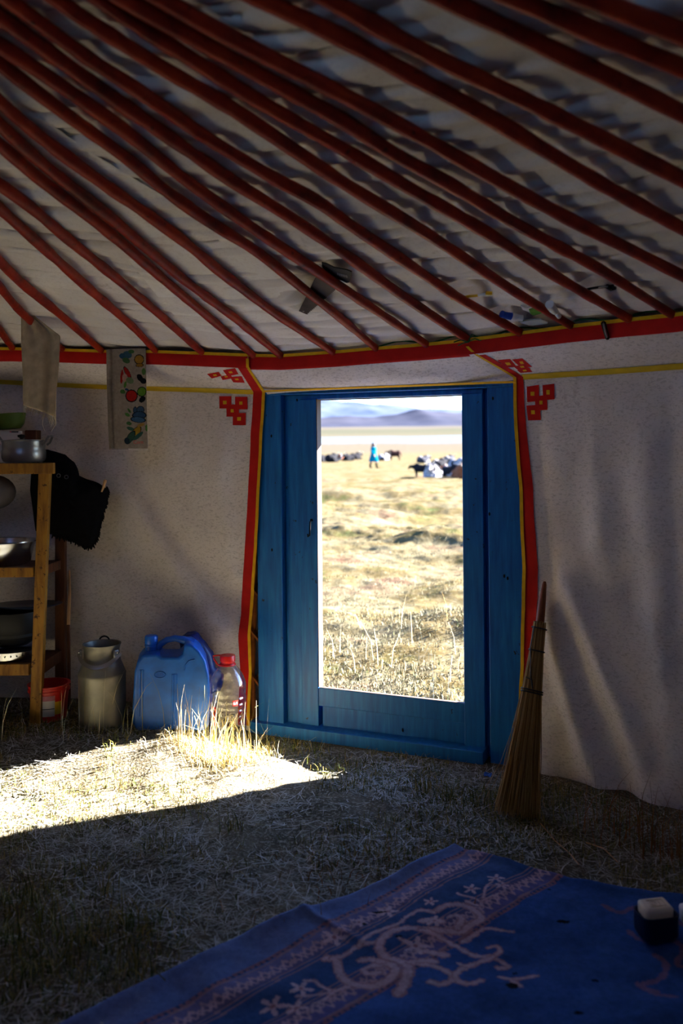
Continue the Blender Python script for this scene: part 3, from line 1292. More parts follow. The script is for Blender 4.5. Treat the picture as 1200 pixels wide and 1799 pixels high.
m_green = simple('green_plastic', srgb(92, 112, 42), 0.5, 0.15, 8)
m_paper = simple('white_paper', srgb(214, 206, 200), 0.85, 0.08, 6)
m_rag = simple('beige_gauze', srgb(178, 160, 128), 0.95, 0.2, 30, bump=0.3)
m_plank = simple('dark_brown_wood', srgb(86, 46, 20), 0.7, 0.4, 8, stretch=(6, 6, 1))
m_wood = simple('pale_wood', srgb(190, 140, 92), 0.7, 0.25, 8, stretch=(6, 6, 1))
m_straw_b = blade_mat('broom_straw', [(0, srgb(112, 76, 38)), (0.5, srgb(158, 118, 66)), (1, srgb(196, 160, 102))])
m_handle = simple('worn_red_wood', srgb(128, 64, 30), 0.55, 0.3, 14)
m_wire = simple('dark_binding', srgb(40, 34, 32), 0.6, 0.2, 30)
m_white = simple('white_plastic', srgb(222, 220, 216), 0.45, 0.06, 10)
m_yelpl = simple('yellow_plastic', srgb(226, 178, 30), 0.45, 0.1, 10)
m_soap = simple('cream_soap', srgb(226, 204, 178), 0.5, 0.06, 20, spec=0.4)
m_blackpl = simple('black_blue_plastic', srgb(8, 20, 52), 0.3, 0.2, 10)
m_text_w = simple('white_print', srgb(240, 238, 236), 0.6, 0.02, 10)
m_text_k = simple('black_print', srgb(22, 20, 24), 0.5, 0.05, 10)
m_greenp = simple('green_foil', srgb(74, 136, 44), 0.4, 0.3, 60)
m_bluep = simple('blue_tube_print', srgb(28, 66, 158), 0.4, 0.2, 40)


def shelf_paint():
    M = Mat('yellow_shelf_paint', 0.55, 0.35)
    v = M.coord()
    g = M.noise(M.coord((9, 9, 1.4)), 6, 5, 0.6)
    c = M.ramp(g, [(0.3, srgb(110, 70, 16)), (0.6, srgb(158, 110, 28)), (0.8, srgb(150, 116, 38))])
    ch = M.noise(v, 34, 4, 0.7)
    c = M.mix(M.ramp(ch, [(0.60, (0, 0, 0, 1)), (0.66, (1, 1, 1, 1))]), c, srgb(60, 30, 12))
    M.color(c)
    M.bump(ch, 0.2, 0.004)
    return M.m


m_shelf = shelf_paint()


def bottle_mat():
    M = Mat('clear_plastic', 0.08, 0.5)
    tr = M.n('ShaderNodeBsdfTransparent')
    tr.inputs[0].default_value = (0.96, 0.965, 0.97, 1)
    gl = M.n('ShaderNodeBsdfGlossy')
    gl.inputs['Roughness'].default_value = 0.12
    fr = M.n('ShaderNodeLayerWeight')
    fr.inputs[0].default_value = 0.23
    mx = M.n('ShaderNodeMixShader')
    M.l(fr.outputs['Facing'], mx.inputs[0])
    M.l(tr.outputs[0], mx.inputs[1])
    M.l(gl.outputs[0], mx.inputs[2])
    out = [n for n in M.t.nodes if n.type == 'OUTPUT_MATERIAL'][0]
    M.l(mx.outputs[0], out.inputs[0])
    return M.m


m_clear = bottle_mat()


def print_mat(name, rough=0.95, weave=0.0, grain=0.25, gs=60):
    M = Mat(name, rough, 0.08)
    at_ = M.n('ShaderNodeAttribute', attribute_name='print')
    f = M.noise(M.coord(), gs, 4, 0.7)
    c = M.mix(M.ramp(f, [(0.3, (1 - grain, 1 - grain, 1 - grain, 1)), (0.7, (1, 1, 1, 1))]), (1, 1, 1, 1), at_.outputs['Color'], 'MULTIPLY')
    nd = c.node
    # multiply: A = grain, B = colour
    nd.inputs[0].default_value = 1.0
    for l_ in list(nd.inputs[0].links):
        M.t.links.remove(l_)
    rp = [n for n in M.t.nodes if n.type == 'VALTORGB'][-1]
    M.l(rp.outputs[0], nd.inputs[6])
    M.color(c)
    M.bump(M.noise(M.coord(), 300, 2), 0.5, 0.002)
    return M.m


# ------------------------------------------------------------------ lettering
def text_pts(txt, size):
    cu = bpy.data.curves.new('lettering', 'FONT')
    cu.body = txt
    cu.size = size
    cu.align_x = 'CENTER'
    cu.align_y = 'CENTER'
    o = bpy.data.objects.new('lettering', cu)
    COL.objects.link(o)
    dg = bpy.context.evaluated_depsgraph_get()
    me = bpy.data.meshes.new_from_object(o.evaluated_get(dg))
    v = np.array([p.co[:] for p in me.vertices])
    f = [tuple(p.vertices) for p in me.polygons]
    bpy.data.objects.remove(o)
    bpy.data.curves.remove(cu)
    bpy.data.meshes.remove(me)
    return v, f


# ------------------------------------------------------------------ shelf and what stands on it
SY = 3.45
LG = lambda x, y: at(x, y, SY)
fx = at(63, 1270, SY)
shelf = empty('shelf_unit', (fx[0] - 0.3, SY + 0.12, float(gz(fx[0], SY))))
tag(shelf, 'worn yellow painted wooden shelf unit against the left wall', 'shelf')


def plank(name, a, b, w, t, mat, parent, up=(0, 1, 0), bw=0.002):
    """board from a to b, w across (seen from the front), t deep"""
    a, b = np.asarray(a, float), np.asarray(b, float)
    d = (b - a) / np.linalg.norm(b - a)
    n = np.asarray(up, float)
    n = n - d * (n @ d)
    n /= np.linalg.norm(n)
    s = np.cross(d, n)
    mb = MB()
    mb.box((0, -w / 2, -t / 2), (np.linalg.norm(b - a), w / 2, t / 2), lambda p: a + d * p[0] + s * p[1] + n * p[2])
    return bevel(build(name, mb, mat, parent, smooth=False), bw, 2)


zf = float(gz(fx[0], SY))
top_r = LG(80, 815)
bot_r = LG(63, 1272)
XL = -1.98
plank('post', (bot_r[0], SY, zf - 0.01), (top_r[0], SY, top_r[2]), 0.044, 0.032, m_shelf, shelf)
plank('post', (XL, SY, zf - 0.01), (XL, SY, top_r[2]), 0.044, 0.032, m_shelf, shelf)
rb = at(107, 1240, 3.68)
rt = at(107, 840, 3.68)
plank('post', (rb[0], 3.68, zf - 0.01), (rt[0], 3.68, rt[2]), 0.042, 0.03, m_plank, shelf)
plank('post', (XL, 3.68, zf - 0.01), (XL, 3.68, rt[2]), 0.042, 0.03, m_plank, shelf)
SHZ = []
for (y0, y1, xr, nm) in ((813, 832, 97, 'top'), (996, 1013, 66, 'mid'), (1165, 1185, 58, 'low')):
    a, b = LG(xr, y0), LG(xr, y1)
    zc, hh = (a[2] + b[2]) / 2, a[2] - b[2]
    plank('rail', (XL - .03, SY - 0.004 - (0.008 if nm == 'top' else 0), zc), (a[0] - (0.0 if nm == 'top' else 0.012), SY - 0.004 - (0.008 if nm == 'top' else 0), zc), hh, 0.026, m_shelf, shelf)
    mb = MB()
    mb.box((XL - 0.02, SY + 0.006, a[2] - 0.022), (rb[0] + (0.02 if nm == 'top' else -0.01), 3.70, a[2] - 0.004))
    bevel(build('shelf_board', mb, m_plank, shelf, smooth=False))
    SHZ.append(a[2] - 0.004)
    plank('side_rail', (rb[0] - 0.005, SY + 0.01, zc), (rb[0], 3.68, zc), hh, 0.02, m_plank, shelf, up=(1, 0, 0))
ztop_s, zmid_s, zlow_s = SHZ

# paper under the pot
mb = MB()
pp = at(30, 808, 3.52)
mb.grid(lambda u, v: np.stack([pp[0] - 0.14 + u * 0.24, 3.47 + v * 0.17, ztop_s + 0.002 + 0.003 * np.sin(u * 9 + v * 4) ** 2], -1), 14, 8)
tag(build('paper_sheet', mb, m_paper), 'white sheet of paper under the aluminium pot', 'paper')


def pot(name, c, R, H, label, cat, mat, prof=None, handles=True):
    e = empty(name, c)
    tag(e, label, cat)
    mb = MB()
    p = prof or [(0, 0), (R * .80, 0), (R * .93, H * .06), (R * 1.0, H * .22), (R * 1.0, H * .5), (R * .95, H * .62), (R * .97, H * .68), (R * .97, H * .94), (R * 1.03, H * .98),
                 (R * 1.03, H), (R * .95, H * .99), (R * .93, H * .6), (R * .9, H * .1), (0, H * .05)]
    mb.lathe(p, c, 40)
    build('pot_body', mb, mat, e)
    if handles:
        for sg in (-1, 1):
            mb = MB()
            x0 = c[0] + sg * R * 0.97
            pts = [(x0, c[1] - 0.03, c[2] + H * .78), (x0 + sg * .012, c[1] - 0.032, c[2] + H * .88), (x0 + sg * .026, c[1] - 0.024, c[2] + H * 1.16),
                   (x0 + sg * .028, c[1], c[2] + H * 1.2), (x0 + sg * .026, c[1] + 0.024, c[2] + H * 1.16), (x0 + sg * .012, c[1] + 0.032, c[2] + H * .88), (x0, c[1] + 0.03, c[2] + H * .78)]
            mb.tube(pts, 0.0048, 8)
            build('handle', mb, mat, e)
    return e


pc = at(42, 800, 3.545)
pot('cooking_pot', (pc[0], 3.545, ztop_s + 0.006), 0.088, 0.092, 'aluminium cooking pot with two loop handles on the top shelf', 'pot', m_alu)
bx = at(12, 762, 3.625)
e = empty('storage_box', (bx[0] - 0.03, 3.66, ztop_s))
tag(e, 'white printed box behind the aluminium pot', 'box')
mb = MB()
mb.box((bx[0] - 0.16, 3.645, ztop_s), (bx[0] + 0.055, 3.72, at(12, 757, 3.65)[2]))
bevel(build('box_body', mb, m_paper, e, smooth=False))
mb = MB()
mb.box((bx[0] + 0.004, 3.6440, at(12, 760, 3.65)[2] + 0.001), (bx[0] + 0.012, 3.6448, at(12, 760, 3.65)[2] + 0.005))
build('red_print', mb, m_redpl, e, smooth=False)
mb = MB()
mb.box((bx[0] + 0.012, 3.6440, at(12, 760, 3.65)[2]), (bx[0] + 0.042, 3.6448, at(12, 760, 3.65)[2] + 0.005))
build('dark_print', mb, m_text_k, e, smooth=False)
b2 = at(47, 757, 3.63)
mb = MB()
mb.box((b2[0] - 0.02, 3.66, ztop_s), (b2[0] + 0.03, 3.72, b2[2] + 0.004))
tag(bevel(build('wooden_block', mb, m_plank, smooth=False)), 'dark wooden block behind the aluminium pot', 'wood block')
kb_ = at(41, 763, 3.545)
e = empty('pot_lid', (kb_[0] - 0.008, 3.545, ztop_s + 0.099))
tag(e, 'pot lid with black knob lying in the aluminium pot', 'lid')
mb = MB()
mb.lathe([(0, 0.004), (0.06, 0), (0.079, -0.006), (0.079, -0.008), (0, 0.0)], (kb_[0] - 0.008, 3.545, ztop_s + 0.099), 32)
build('lid_disc', mb, m_alu, e)
mb = MB()
mb.lathe([(0.006, 0.002), (0.006, 0.008), (0.015, 0.012), (0.016, 0.02), (0.0, 0.024)], (kb_[0] - 0.008, 3.545, ztop_s + 0.099), 16)
build('knob', mb, m_blackpot, e)
gb = at(14, 753, 3.68)
zb = at(14, 756, 3.68)[2] + 0.002
mb = MB()
mb.lathe([(0, 0), (0.05, 0), (0.066, 0.02), (0.075, 0.058), (0.077, 0.064), (0.072, 0.064), (0.062, 0.02), (0, 0.008)], (gb[0], 3.69, zb + 0.004), 32)
bo = build('bowl', mb, m_green)
bo.rotation_euler = (0, math.radians(-5), 0)
tag(bo, 'green plastic bowl on top of the white printed box', 'bowl')

# middle shelf
bc = at(15, 985, 3.57)
mb = MB()
RB = 0.128
mb.lathe([(0, 0), (RB * .72, 0), (RB * .82, .01), (RB * .93, .075), (RB * 1.0, .094), (RB * 1.06, .096), (RB * 1.06, .1), (RB * .98, .098), (RB * .9, .07), (RB * .78, .012), (0, .006)],
         (bc[0] - 0.02, 3.575, zmid_s + 0.001), 44)
tag(build('wash_basin', mb, m_alu2), 'shiny steel basin on the middle shelf', 'basin')
mb = MB()
hc = at(4, 865, 3.6)
mb.ell((hc[0] - 0.05, 3.62, hc[2]), (0.10, 0.05, 0.075), 20, 12)
tag(build('cloth_bundle', mb, simple('grey_cloth', srgb(104, 98, 96), .9, .2, 20)), 'pale grey bundle hanging under the top shelf', 'bundle')

# lower shelf: black cauldron with lid dish, sieve
cc = at(28, 1110, 3.57)
RQ = 0.14
e = pot('cauldron', (cc[0] - 0.02, 3.575, zlow_s + 0.05), RQ, 0.15, 'big sooty black cauldron on the lower shelf', 'cauldron', m_blackpot,
        [(0, 0), (RQ * .5, .005), (RQ * .85, .04), (RQ * 1.0, .1), (RQ * 1.0, .15), (RQ * 1.06, .154), (RQ * .95, .15), (RQ * .9, .05), (0, .012)], False)
mb = MB()
lc = at(48, 1068, 3.575)
mb.lathe([(0, .0), (.1, .002), (.135, .012), (.142, .016), (.135, .018), (.1, .008), (0, .006)], (lc[0], 3.575, zlow_s + 0.206), 40)
o = build('serving_dish', mb, m_enamel)
o.rotation_euler = (math.radians(-4), 0, 0)
tag(o, 'wide dark dish lying on top of the black cauldron', 'dish')
mb = MB()
mb.lathe([(0, .0), (.10, .0), (.128, .012), (.132, .042), (.137, .044), (.129, .044), (.124, .014), (0, .004)], (cc[0] - 0.02, 3.575, zlow_s + 0.001), 40)
sv = empty('sieve', (cc[0] - 0.02, 3.575, zlow_s + 0.001))
tag(sv, 'round metal sieve with drilled holes under the black cauldron', 'sieve')
build('sieve_rim', mb, m_alu2, sv)
for k in range(9):
    t = -PI / 2 + (k - 4) * 0.17
    mb = MB()
    p = np.array([cc[0] - 0.02 + 0.1335 * math.cos(t), 3.575 + 0.1335 * math.sin(t), zlow_s + 0.03])
    mb.ell(p, (0.003, 0.003, 0.003), 8, 6)
    build('hole', mb, m_blackpot, sv)

# red bucket on the ground by the shelf
bk = at(92, 1276, 3.53)
bz = float(gz(bk[0] - .012, 3.53))
e = empty('paint_bucket', (bk[0] - .012, 3.53, bz))
tag(e, 'small red plastic bucket with a yellow and white label behind the shelf post', 'bucket')
mb = MB()
R0, R1, H = 0.066, 0.080, 0.15
c = (bk[0] - .012, 3.53, bz - 0.004)
mb.lathe([(0, 0), (R0, 0), (R0 + .002, .01), (R1 - .002, H - .03), (R1 + .004, H - .028), (R1 + .004, H - .02), (R1, H - .018), (R1 + .001, H - .008), (R1 + .006, H - .004), (R1 + .006, H), (R1 - .004, H), (R0 - .003, .01), (0, .006)], c, 36)
build('bucket_body', mb, m_redpl, e)


def cyl_patch(name, mat, parent, c, rfn, t0, t1, z0, z1, n=10, off=0.001):
    mb = MB()
    mb.grid(lambda u, v: np.stack([c[0] + (rfn(z0 + (z1 - z0) * v) + off) * np.cos(t0 + (t1 - t0) * u), c[1] + (rfn(z0 + (z1 - z0) * v) + off) * np.sin(t0 + (t1 - t0) * u),
                                   c[2] + z0 + (z1 - z0) * v], -1), n, 4)
    return build(name, mb, mat, parent, smooth='all')


rb_ = lambda z: R0 + .002 + (R1 - R0 - .004) * (z - .01) / (H - .04)
m_pink = simple('pale_pink_print', srgb(196, 120, 130), .6, .2, 30)
cyl_patch('yellow_label', m_yelpl, e, c, rb_, -2.5, -0.6, 0.035, 0.088)
cyl_patch('white_label', m_paper, e, c, rb_, -1.72, -0.95, 0.03, 0.095, off=0.0018)
cyl_patch('pink_label', m_pink, e, c, rb_, -1.72, -0.95, 0.0955, 0.115, off=0.0018)
cyl_patch('black_line', m_text_k, e, c, rb_, -1.70, -0.97, 0.060, 0.063, off=0.0024)

# thin stick leaning beside the shelf
a, b = at(121, 1195, 3.62), at(122, 1002, 3.70)
st = empty('lath_stick', (a[0], a[1], float(gz(a[0], a[1]))))
tag(st, 'thin splintered wooden stick standing between shelf and milk can', 'stick')
mb = MB()
mb.tube([np.array([a[0], a[1], float(gz(a[0], a[1])) - .005]), a, (a + b) / 2 + np.array([-0.003, 0, 0])], [0.008, 0.008, 0.0075], 6)
build('weathered_end', mb, m_plank, st)
mb = MB()
mb.tube([(a + b) / 2 + np.array([-0.003, 0, 0]), b * .8 + a * .2 + np.array([0.002, 0, 0]), b], [0.008, 0.0065, 0.003], 6)
build('split_end', mb, m_wood, st)

# ------------------------------------------------------------------ black fringed fleece hanging at the shelf side
kz = lambda x, y: (x / 5.0, 680 + y / 5.0)
outl = [(300, 560), (420, 555), (580, 598), (648, 665), (690, 785), (780, 822), (870, 852), (950, 900), (935, 980), (905, 1080), (875, 1200), (850, 1310), (800, 1395), (720, 1375), (600, 1315), (470, 1285), (330, 1270), (280, 900)]
YB = 3.60
fle = empty('fleece_mat', at(120, 930, YB))
fle.location.z = at(120, 960, YB)[2]
tag(fle, 'black fringed fleece hanging on the wall beside the shelf', 'fleece')
mb = MB()
nn = 26
L = np.array([kz(x, y) for x, y in outl])
cpx = np.array([122.0, 875.0])
Lr = arc_interp(np.vstack([L, L[:1]]).tolist(), np.linspace(0, 1, 80)[:-1])
vs, fs = [], []
rings = 6
for k in range(rings + 1):
    f_ = k / rings
    for q_ in Lr:
        x, y = cpx + (q_ - cpx) * f_
        bul = 0.03 * (1 - f_ ** 2) + 0.012 * float(fbm(np.array(x * .08), np.array(y * .06), 2, 5))
        vs.append(at(x, y, YB - bul))
m_ = len(Lr)
for k in range(rings):
    for i in range(m_):
        j = (i + 1) % m_
        fs.append((k * m_ + i, k * m_ + j, (k + 1) * m_ + j, (k + 1) * m_ + i))
mb.add(vs, fs)
o = build('fleece_body', mb, m_black, fle, smooth='all')
so = o.modifiers.new('thick', 'SOLIDIFY')
so.thickness = 0.012
so.offset = 1
rg = random.Random(3)
edge = arc_interp([kz(x, y) for x, y in outl[7:16]], np.linspace(0, 1, 60))
for i, q_ in enumerate(edge):
    p = at(q_[0], q_[1], YB)
    mb = MB()
    dx = (q_[0] - 122) / 66.0
    ln = rg.uniform(0.012, 0.026)
    mb.tube([p + np.array([-0.006 * dx, 0, 0.012]), p + np.array([0.004 * dx, -0.004, -ln * .5]), p + np.array([0.007 * dx + rg.uniform(-.004, .004), -0.003, -ln])], [0.0045, 0.004, 0.002], 5)
    build('fringe', mb, m_black, fle)
for (x, y) in ((515, 778), (583, 790)):
    px = kz(x, y)
    p = at(px[0], px[1], YB - 0.045)
    mb = MB()
    t = np.linspace(0, 2 * PI, 15)
    mb.tube(np.stack([p[0] + 0.0075 * np.cos(t), np.full(15, p[1]), p[2] + 0.0075 * np.sin(t)], -1), 0.0016, 6)
    o = build('eyelet', mb, m_steel, fle)
    o['label'] = 'metal eyelet'
px0, px1 = kz(895, 890), kz(928, 815)
mb = MB()
mb.tube([at(px0[0], px0[1] + 6, YB - .012), at(px1[0], px1[1], YB - .012)], [0.0105, 0.0105], 4, 0.6)
o = build('wooden_toggle', mb, m_wood, fle, smooth=False)
o['label'] = 'wooden toggle'

# ------------------------------------------------------------------ gauze rag and printed towel hanging from the rim
def hung(name, label, cat, left, right, Yl, Yr, mat, nu, nv, wav, cols=None, base_low=True, thick=0.004):
    """cloth whose left and right edges are given as photo lines at fixed depth"""
    Pg = np.zeros((nu, nv, 3))
    tl = arc_interp(left, np.linspace(0, 1, nv))
    tr = arc_interp(right, np.linspace(0, 1, nv))
    for j in range(nv):
        for i in range(nu):
            k = i / (nu - 1)
            x, y = tl[j] * (1 - k) + tr[j] * k
            Pg[i, j] = at(x, y, Yl * (1 - k) + Yr * k + wav(k, j / (nv - 1)))
    mb = MB()
    mb.grid(lambda u, v: Pg, nu, nv)
    return mb, Pg


rag_l = [(37, 540), (37, 600), (40, 660), (41, 700), (42, 712)]
rag_r = [(50, 548), (106, 590), (104, 640), (99, 690), (98, 732)]
YR_ = 3.24
mbr, Pg = hung('rag', '', '', rag_l, rag_r, YR_, YR_, m_rag, 40, 60, lambda k, v: 0.010 * math.sin(k * 8 + v * 2) * (0.3 + v) + 0.004 * math.sin(k * 17 + 1))
rag = empty('gauze_rag', (Pg[20, 30, 0], YR_, Pg[:, :, 2].min()))
tag(rag, 'frayed beige gauze rag hanging from a roof pole above the shelf', 'cloth')
o = build('gauze', mbr, m_rag, rag, smooth='all')
so = o.modifiers.new('thick', 'SOLIDIFY')
so.thickness = 0.003
for i in range(0, 40):
    p = Pg[i, -1]
    mb = MB()
    ln = rg.uniform(0.01, 0.03) * (1 + 1.3 * (i > 30))
    mb.tube([p + np.array([0, 0, .006]), p + np.array([rg.uniform(-.006, .006), 0, -ln * .5]), p + np.array([rg.uniform(-.012, .012), 0, -ln])], [0.0016, 0.0013, 0.0008], 4)
    build('loose_thread', mb, m_rag, rag)
mb = MB()
mb.tube([at(41, 705, YR_), at(40, 718, YR_), at(42, 730, YR_)], 0.0009, 4)
build('loose_thread', mb, m_rag, rag)
mb = MB()
mb.tube([at(78, 725, YR_), at(74, 745, YR_), at(79, 758, YR_)], 0.0009, 4)
build('loose_thread', mb, m_rag, rag)

# towel print, worked out on the cloth's own grid
tw_l = [(188, 614), (189, 680), (191, 740), (193, 788)]
tw_r = [(256, 612), (257, 660), (258, 720), (260, 788)]
p_t = lift(222, 625, 'wall', 0.02)
YT = p_t[1]
nu, nv = 96, 240
mbt, Pt = hung('towel', '', '', tw_l, tw_r, YT + 0.0, YT - 0.012, None, nu, nv,
               lambda k, v: 0.004 * math.sin(k * 6 + v * 2) - 0.012 * math.exp(-((k - .06) / .04) ** 2) - 0.02 * v)
uu, vv = np.meshgrid(np.linspace(0, 1, nu), np.linspace(0, 1, nv), indexing='ij')
# grid in zoom pixels of the towel: x 245..830, y 125..1620
tx = 245 + uu * 590
ty = 125 + vv * 1490
lin = lambda r, g, b: np.array(srgb(r, g, b)[:3])
Ct = np.ones((nu, nv, 3)) * lin(176, 160, 140)
Ct *= (0.86 + 0.14 * ((np.floor(uu * 48) + np.floor(vv * 120)) % 2))[..., None]
Ct *= (0.9 + 0.25 * fbm(tx * .01, ty * .01, 3, 2))[..., None]


def paint(C, X, Y, cx, cy, rx, ry, col, rot=0.0, edge=None, soft=1.0):
    c, s = math.cos(rot), math.sin(rot)
    dx, dy = X - cx, Y - cy
    d = ((dx * c + dy * s) / rx) ** 2 + ((-dx * s + dy * c) / ry) ** 2
    if edge is not None:
        C[(d < 1.0) & (d > 0.72)] = edge
        C[d <= 0.72] = col
    else:
        C[d < 1.0] = col


dk = lin(24, 26, 30)
for a in [(560, 215, 70, 55, lin(56, 92, 110), .2), (480, 230, 45, 40, lin(46, 84, 110), 0), (540, 300, 60, 40, lin(70, 104, 60), .4), (620, 170, 45, 30, lin(70, 110, 60), 0),
          (735, 290, 75, 75, lin(168, 124, 44), 0, dk), (740, 375, 60, 30, lin(150, 110, 40), 0, dk),
          (555, 480, 34, 105, lin(170, 40, 34), -.5, dk), (470, 540, 22, 105, lin(170, 40, 34), .1), (515, 560, 40, 60, lin(196, 150, 130), 0), (590, 600, 60, 45, lin(110, 130, 90), .5), (520, 660, 20, 50, lin(84, 130, 50), .2),
          (610, 830, 92, 95, lin(178, 34, 30), 0, dk), (480, 765, 40, 32, lin(70, 116, 56), .3), (540, 735, 30, 18, lin(40, 70, 110), .3),
          (765, 770, 72, 75, lin(96, 140, 44), .4, dk), (740, 560, 40, 60, dk, -.6), (790, 610, 50, 42, dk, .5), (770, 885, 56, 40, dk, -.6),
          (800, 470, 30, 50, lin(84, 120, 60), 0), (660, 1050, 34, 60, lin(58, 82, 104), 0, dk), (740, 1040, 60, 60, lin(58, 82, 104), 0, dk), (720, 1120, 110, 60, lin(48, 76, 104), 0, dk), (700, 1185, 120, 45, lin(64, 100, 128), .1, dk),
          (540, 1110, 40, 24, lin(84, 130, 60), .6), (570, 1050, 40, 16, lin(70, 110, 50), 1.0), (560, 1240, 40, 26, lin(70, 110, 60), .2), (580, 1320, 60, 26, lin(60, 100, 80), .3),
          (665, 1370, 55, 110, lin(176, 140, 40), .7, dk), (575, 1450, 50, 120, lin(52, 84, 70), .6, dk), (690, 1430, 30, 100, lin(56, 96, 84), .9), (520, 1500, 40, 50, lin(36, 50, 60), 0), (740, 1265, 60, 24, lin(170, 130, 60), -.3), (830, 1310, 26, 50, lin(80, 130, 50), 0)]:
    paint(Ct, tx, ty, a[0], a[1], a[2], a[3], a[4], a[5], a[6] if len(a) > 6 else None)
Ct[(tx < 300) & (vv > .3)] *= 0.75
m_towel = print_mat('towel_print', 0.95, grain=0.3, gs=90)
tow = empty('tea_towel', (Pt[nu // 2, 0, 0], YT, Pt[:, :, 2].min()))
tag(tow, 'checked tea towel printed with fruit and vegetables hanging from the rim', 'towel')
o = build('towel_cloth', mbt, m_towel, tow, smooth='all', cols=Ct.reshape(-1, 3))
so = o.modifiers.new('thick', 'SOLIDIFY')
so.thickness = 0.004
v, f = text_pts('Corn', 0.019)
mb = MB()
pc = at(243, 777, YT - 0.045)
mb.add(np.stack([pc[0] + v[:, 0], np.full(len(v), pc[1]), pc[2] + v[:, 1]], -1), f)
build('lettering', mb, m_redpl, tow, smooth=False)
for i in range(0, nu, 3):
    p = Pt[i, -1]
    mb = MB()
    mb.tube([p + np.array([0, -0.002, 0.004]), p + np.array([rg.uniform(-.001, .001), -0.002, -0.004 - (0.004 if i > 50 else 0.001)])], 0.0011, 4)
    build('fringe', mb, m_paper if i > 45 else m_plank, tow)

# ------------------------------------------------------------------ milk can
cx_, cy_ = at(180, 1270, 3.44)[0], 3.44
cz = float(gz(cx_, cy_)) - 0.004
e = empty('milk_can', (cx_, cy_, cz))
tag(e, 'dented grey metal milk can without lid between shelf and blue jerrycan', 'milk can')
R = 0.094
mb = MB()
mb.lathe([(0, 0), (R * .96, 0), (R, .006), (R, .012), (R * .985, .016), (R * .99, .195), (R * 1.01, .203), (R * .99, .209), (R * .93, .222), (R * .80, .252), (R * .745, .275), (R * .74, .300), (R * .78, .316), (R * .81, .320),
          (R * .81, .324), (R * .76, .322), (R * .70, .30), (R * .70, .275), (R * .9, .2), (R * .92, .02), (0, .012)], (cx_, cy_, cz), 44)
build('can_body', mb, m_can, e)
mb = MB()
t = np.linspace(-0.35, -PI + 0.35, 22)
sag = np.sin(np.linspace(0, PI, 22))
mb.tube(np.stack([cx_ + (R * .80 + 0.012) * np.cos(t), cy_ + (R * .80 + 0.016) * np.sin(t), cz + 0.290 - 0.042 * sag], -1), 0.009, 6, 0.35, up=(0, -1, 0))
h_ = build('carry_strap', mb, m_alu, e)
for t_ in (-0.55, -PI + 0.4):
    mb = MB()
    p = np.array([cx_ + (R * .77 + 0.004) * math.cos(t_), cy_ + (R * .77 + 0.006) * math.sin(t_), cz + 0.288])
    n_ = np.array([math.cos(t_), math.sin(t_), 0])
    sd_ = np.array([-n_[1], n_[0], 0])
    mb.prism([p + sd_ * a_ + np.array([0, 0, b_]) for a_, b_ in ((-.012, -.018), (.012, -.018), (.014, .0), (.010, .018), (-.010, .018), (-.014, 0))], n_ * 0.010)
    pl = bevel(build('hinge_plate', mb, m_alu, e, smooth=False), 0.002)
    for dz in (-0.010, 0.008):
        mb = MB()
        mb.ell(p + n_ * 0.011 + np.array([0, 0, dz]), (.0045, .0045, .0045), 10, 6)
        build('rivet', mb, m_alu2, pl)
mb = MB()
tt_ = np.linspace(0.2, PI - 0.2, 12)
mb.tube(np.stack([cx_ - .01 + .02 * np.cos(tt_), np.full(12, cy_ + R * .79), cz + 0.318 + 0.018 * np.sin(tt_)], -1), 0.0035, 6)
build('lid_hasp', mb, m_dark, e)

# ------------------------------------------------------------------ jerrycan
YJ = 3.36
jp = lambda x, y: at(x, y, YJ)
jb = jp(303, 1283)
jz = float(gz(jb[0], YJ + .07)) - 0.006
e = empty('jerrycan', (jb[0], YJ + 0.075, jz))
tag(e, 'blue plastic jerrycan with moulded handle standing in the grass by the wall', 'jerrycan')
po = [(240, 1288), (233, 1275), (233, 1240), (236, 1185), (241, 1166), (250, 1154), (276, 1152), (284, 1158), (313, 1158), (322, 1152), (324, 1135), (337, 1135), (351, 1147), (362, 1166), (368, 1195), (369, 1240), (367, 1278), (360, 1288)]
mb = MB()
pp = [jp(x, y) for x, y in po]
lo = min(p[2] for p in pp)
pp = [np.array([p[0], p[1], jz + (p[2] - lo) * 1.0]) for p in pp]
zoff = jz - lo
mb.prism([p + np.array([0, -0.0, 0]) for p in pp], (-0.024, 0.15, 0))
bevel(build('can_body', mb, m_jerry, e, smooth=True), 0.020, 4)
zo = np.array([-0.012, 0.075, zoff])
mb = MB()
mb.tube([jp(276, 1150) + zo, jp(281, 1142) + zo, jp(292, 1135) + zo, jp(306, 1132) + zo, jp(322, 1135) + zo, jp(340, 1143) + zo], [.014, .013, .0125, .0125, .016, .02], 10, 1.0)
build('handle', mb, m_jerry, e)
mb = MB()
nk = jp(264, 1152) + zo
mb.lathe([(.024, -.01), (.024, .012), (.027, .014), (.027, .02), (.024, .022), (.026, .026), (.026, .052), (.023, .056), (0, .057)], nk, 24)
build('screw_cap', mb, m_jerry, e)
for xx in (246, 251, 304, 309.5):
    mb = MB()
    y0_, y1_ = (1180, 1262) if xx < 270 else (1188, 1280)
    a, b = jp(xx, y0_) + np.array([0, -0.001, zoff]), jp(xx - 2, y1_) + np.array([0, -0.001, zoff])
    mb.tube([a, b], 0.0042, 6)
    build('moulded_rib', mb, m_jerry, e)
mb = MB()
t = np.linspace(0, 2 * PI, 25)
oc = jp(281, 1189) + np.array([0, -0.001, zoff])
mb.tube(np.stack([oc[0] + .022 * np.cos(t), np.full(25, oc[1]), oc[2] + .0125 * np.sin(t)], -1), 0.0022, 6)
ov = build('moulded_oval', mb, m_jerry, e)
v, f = text_pts('БЛ', 0.020)
mb = MB()
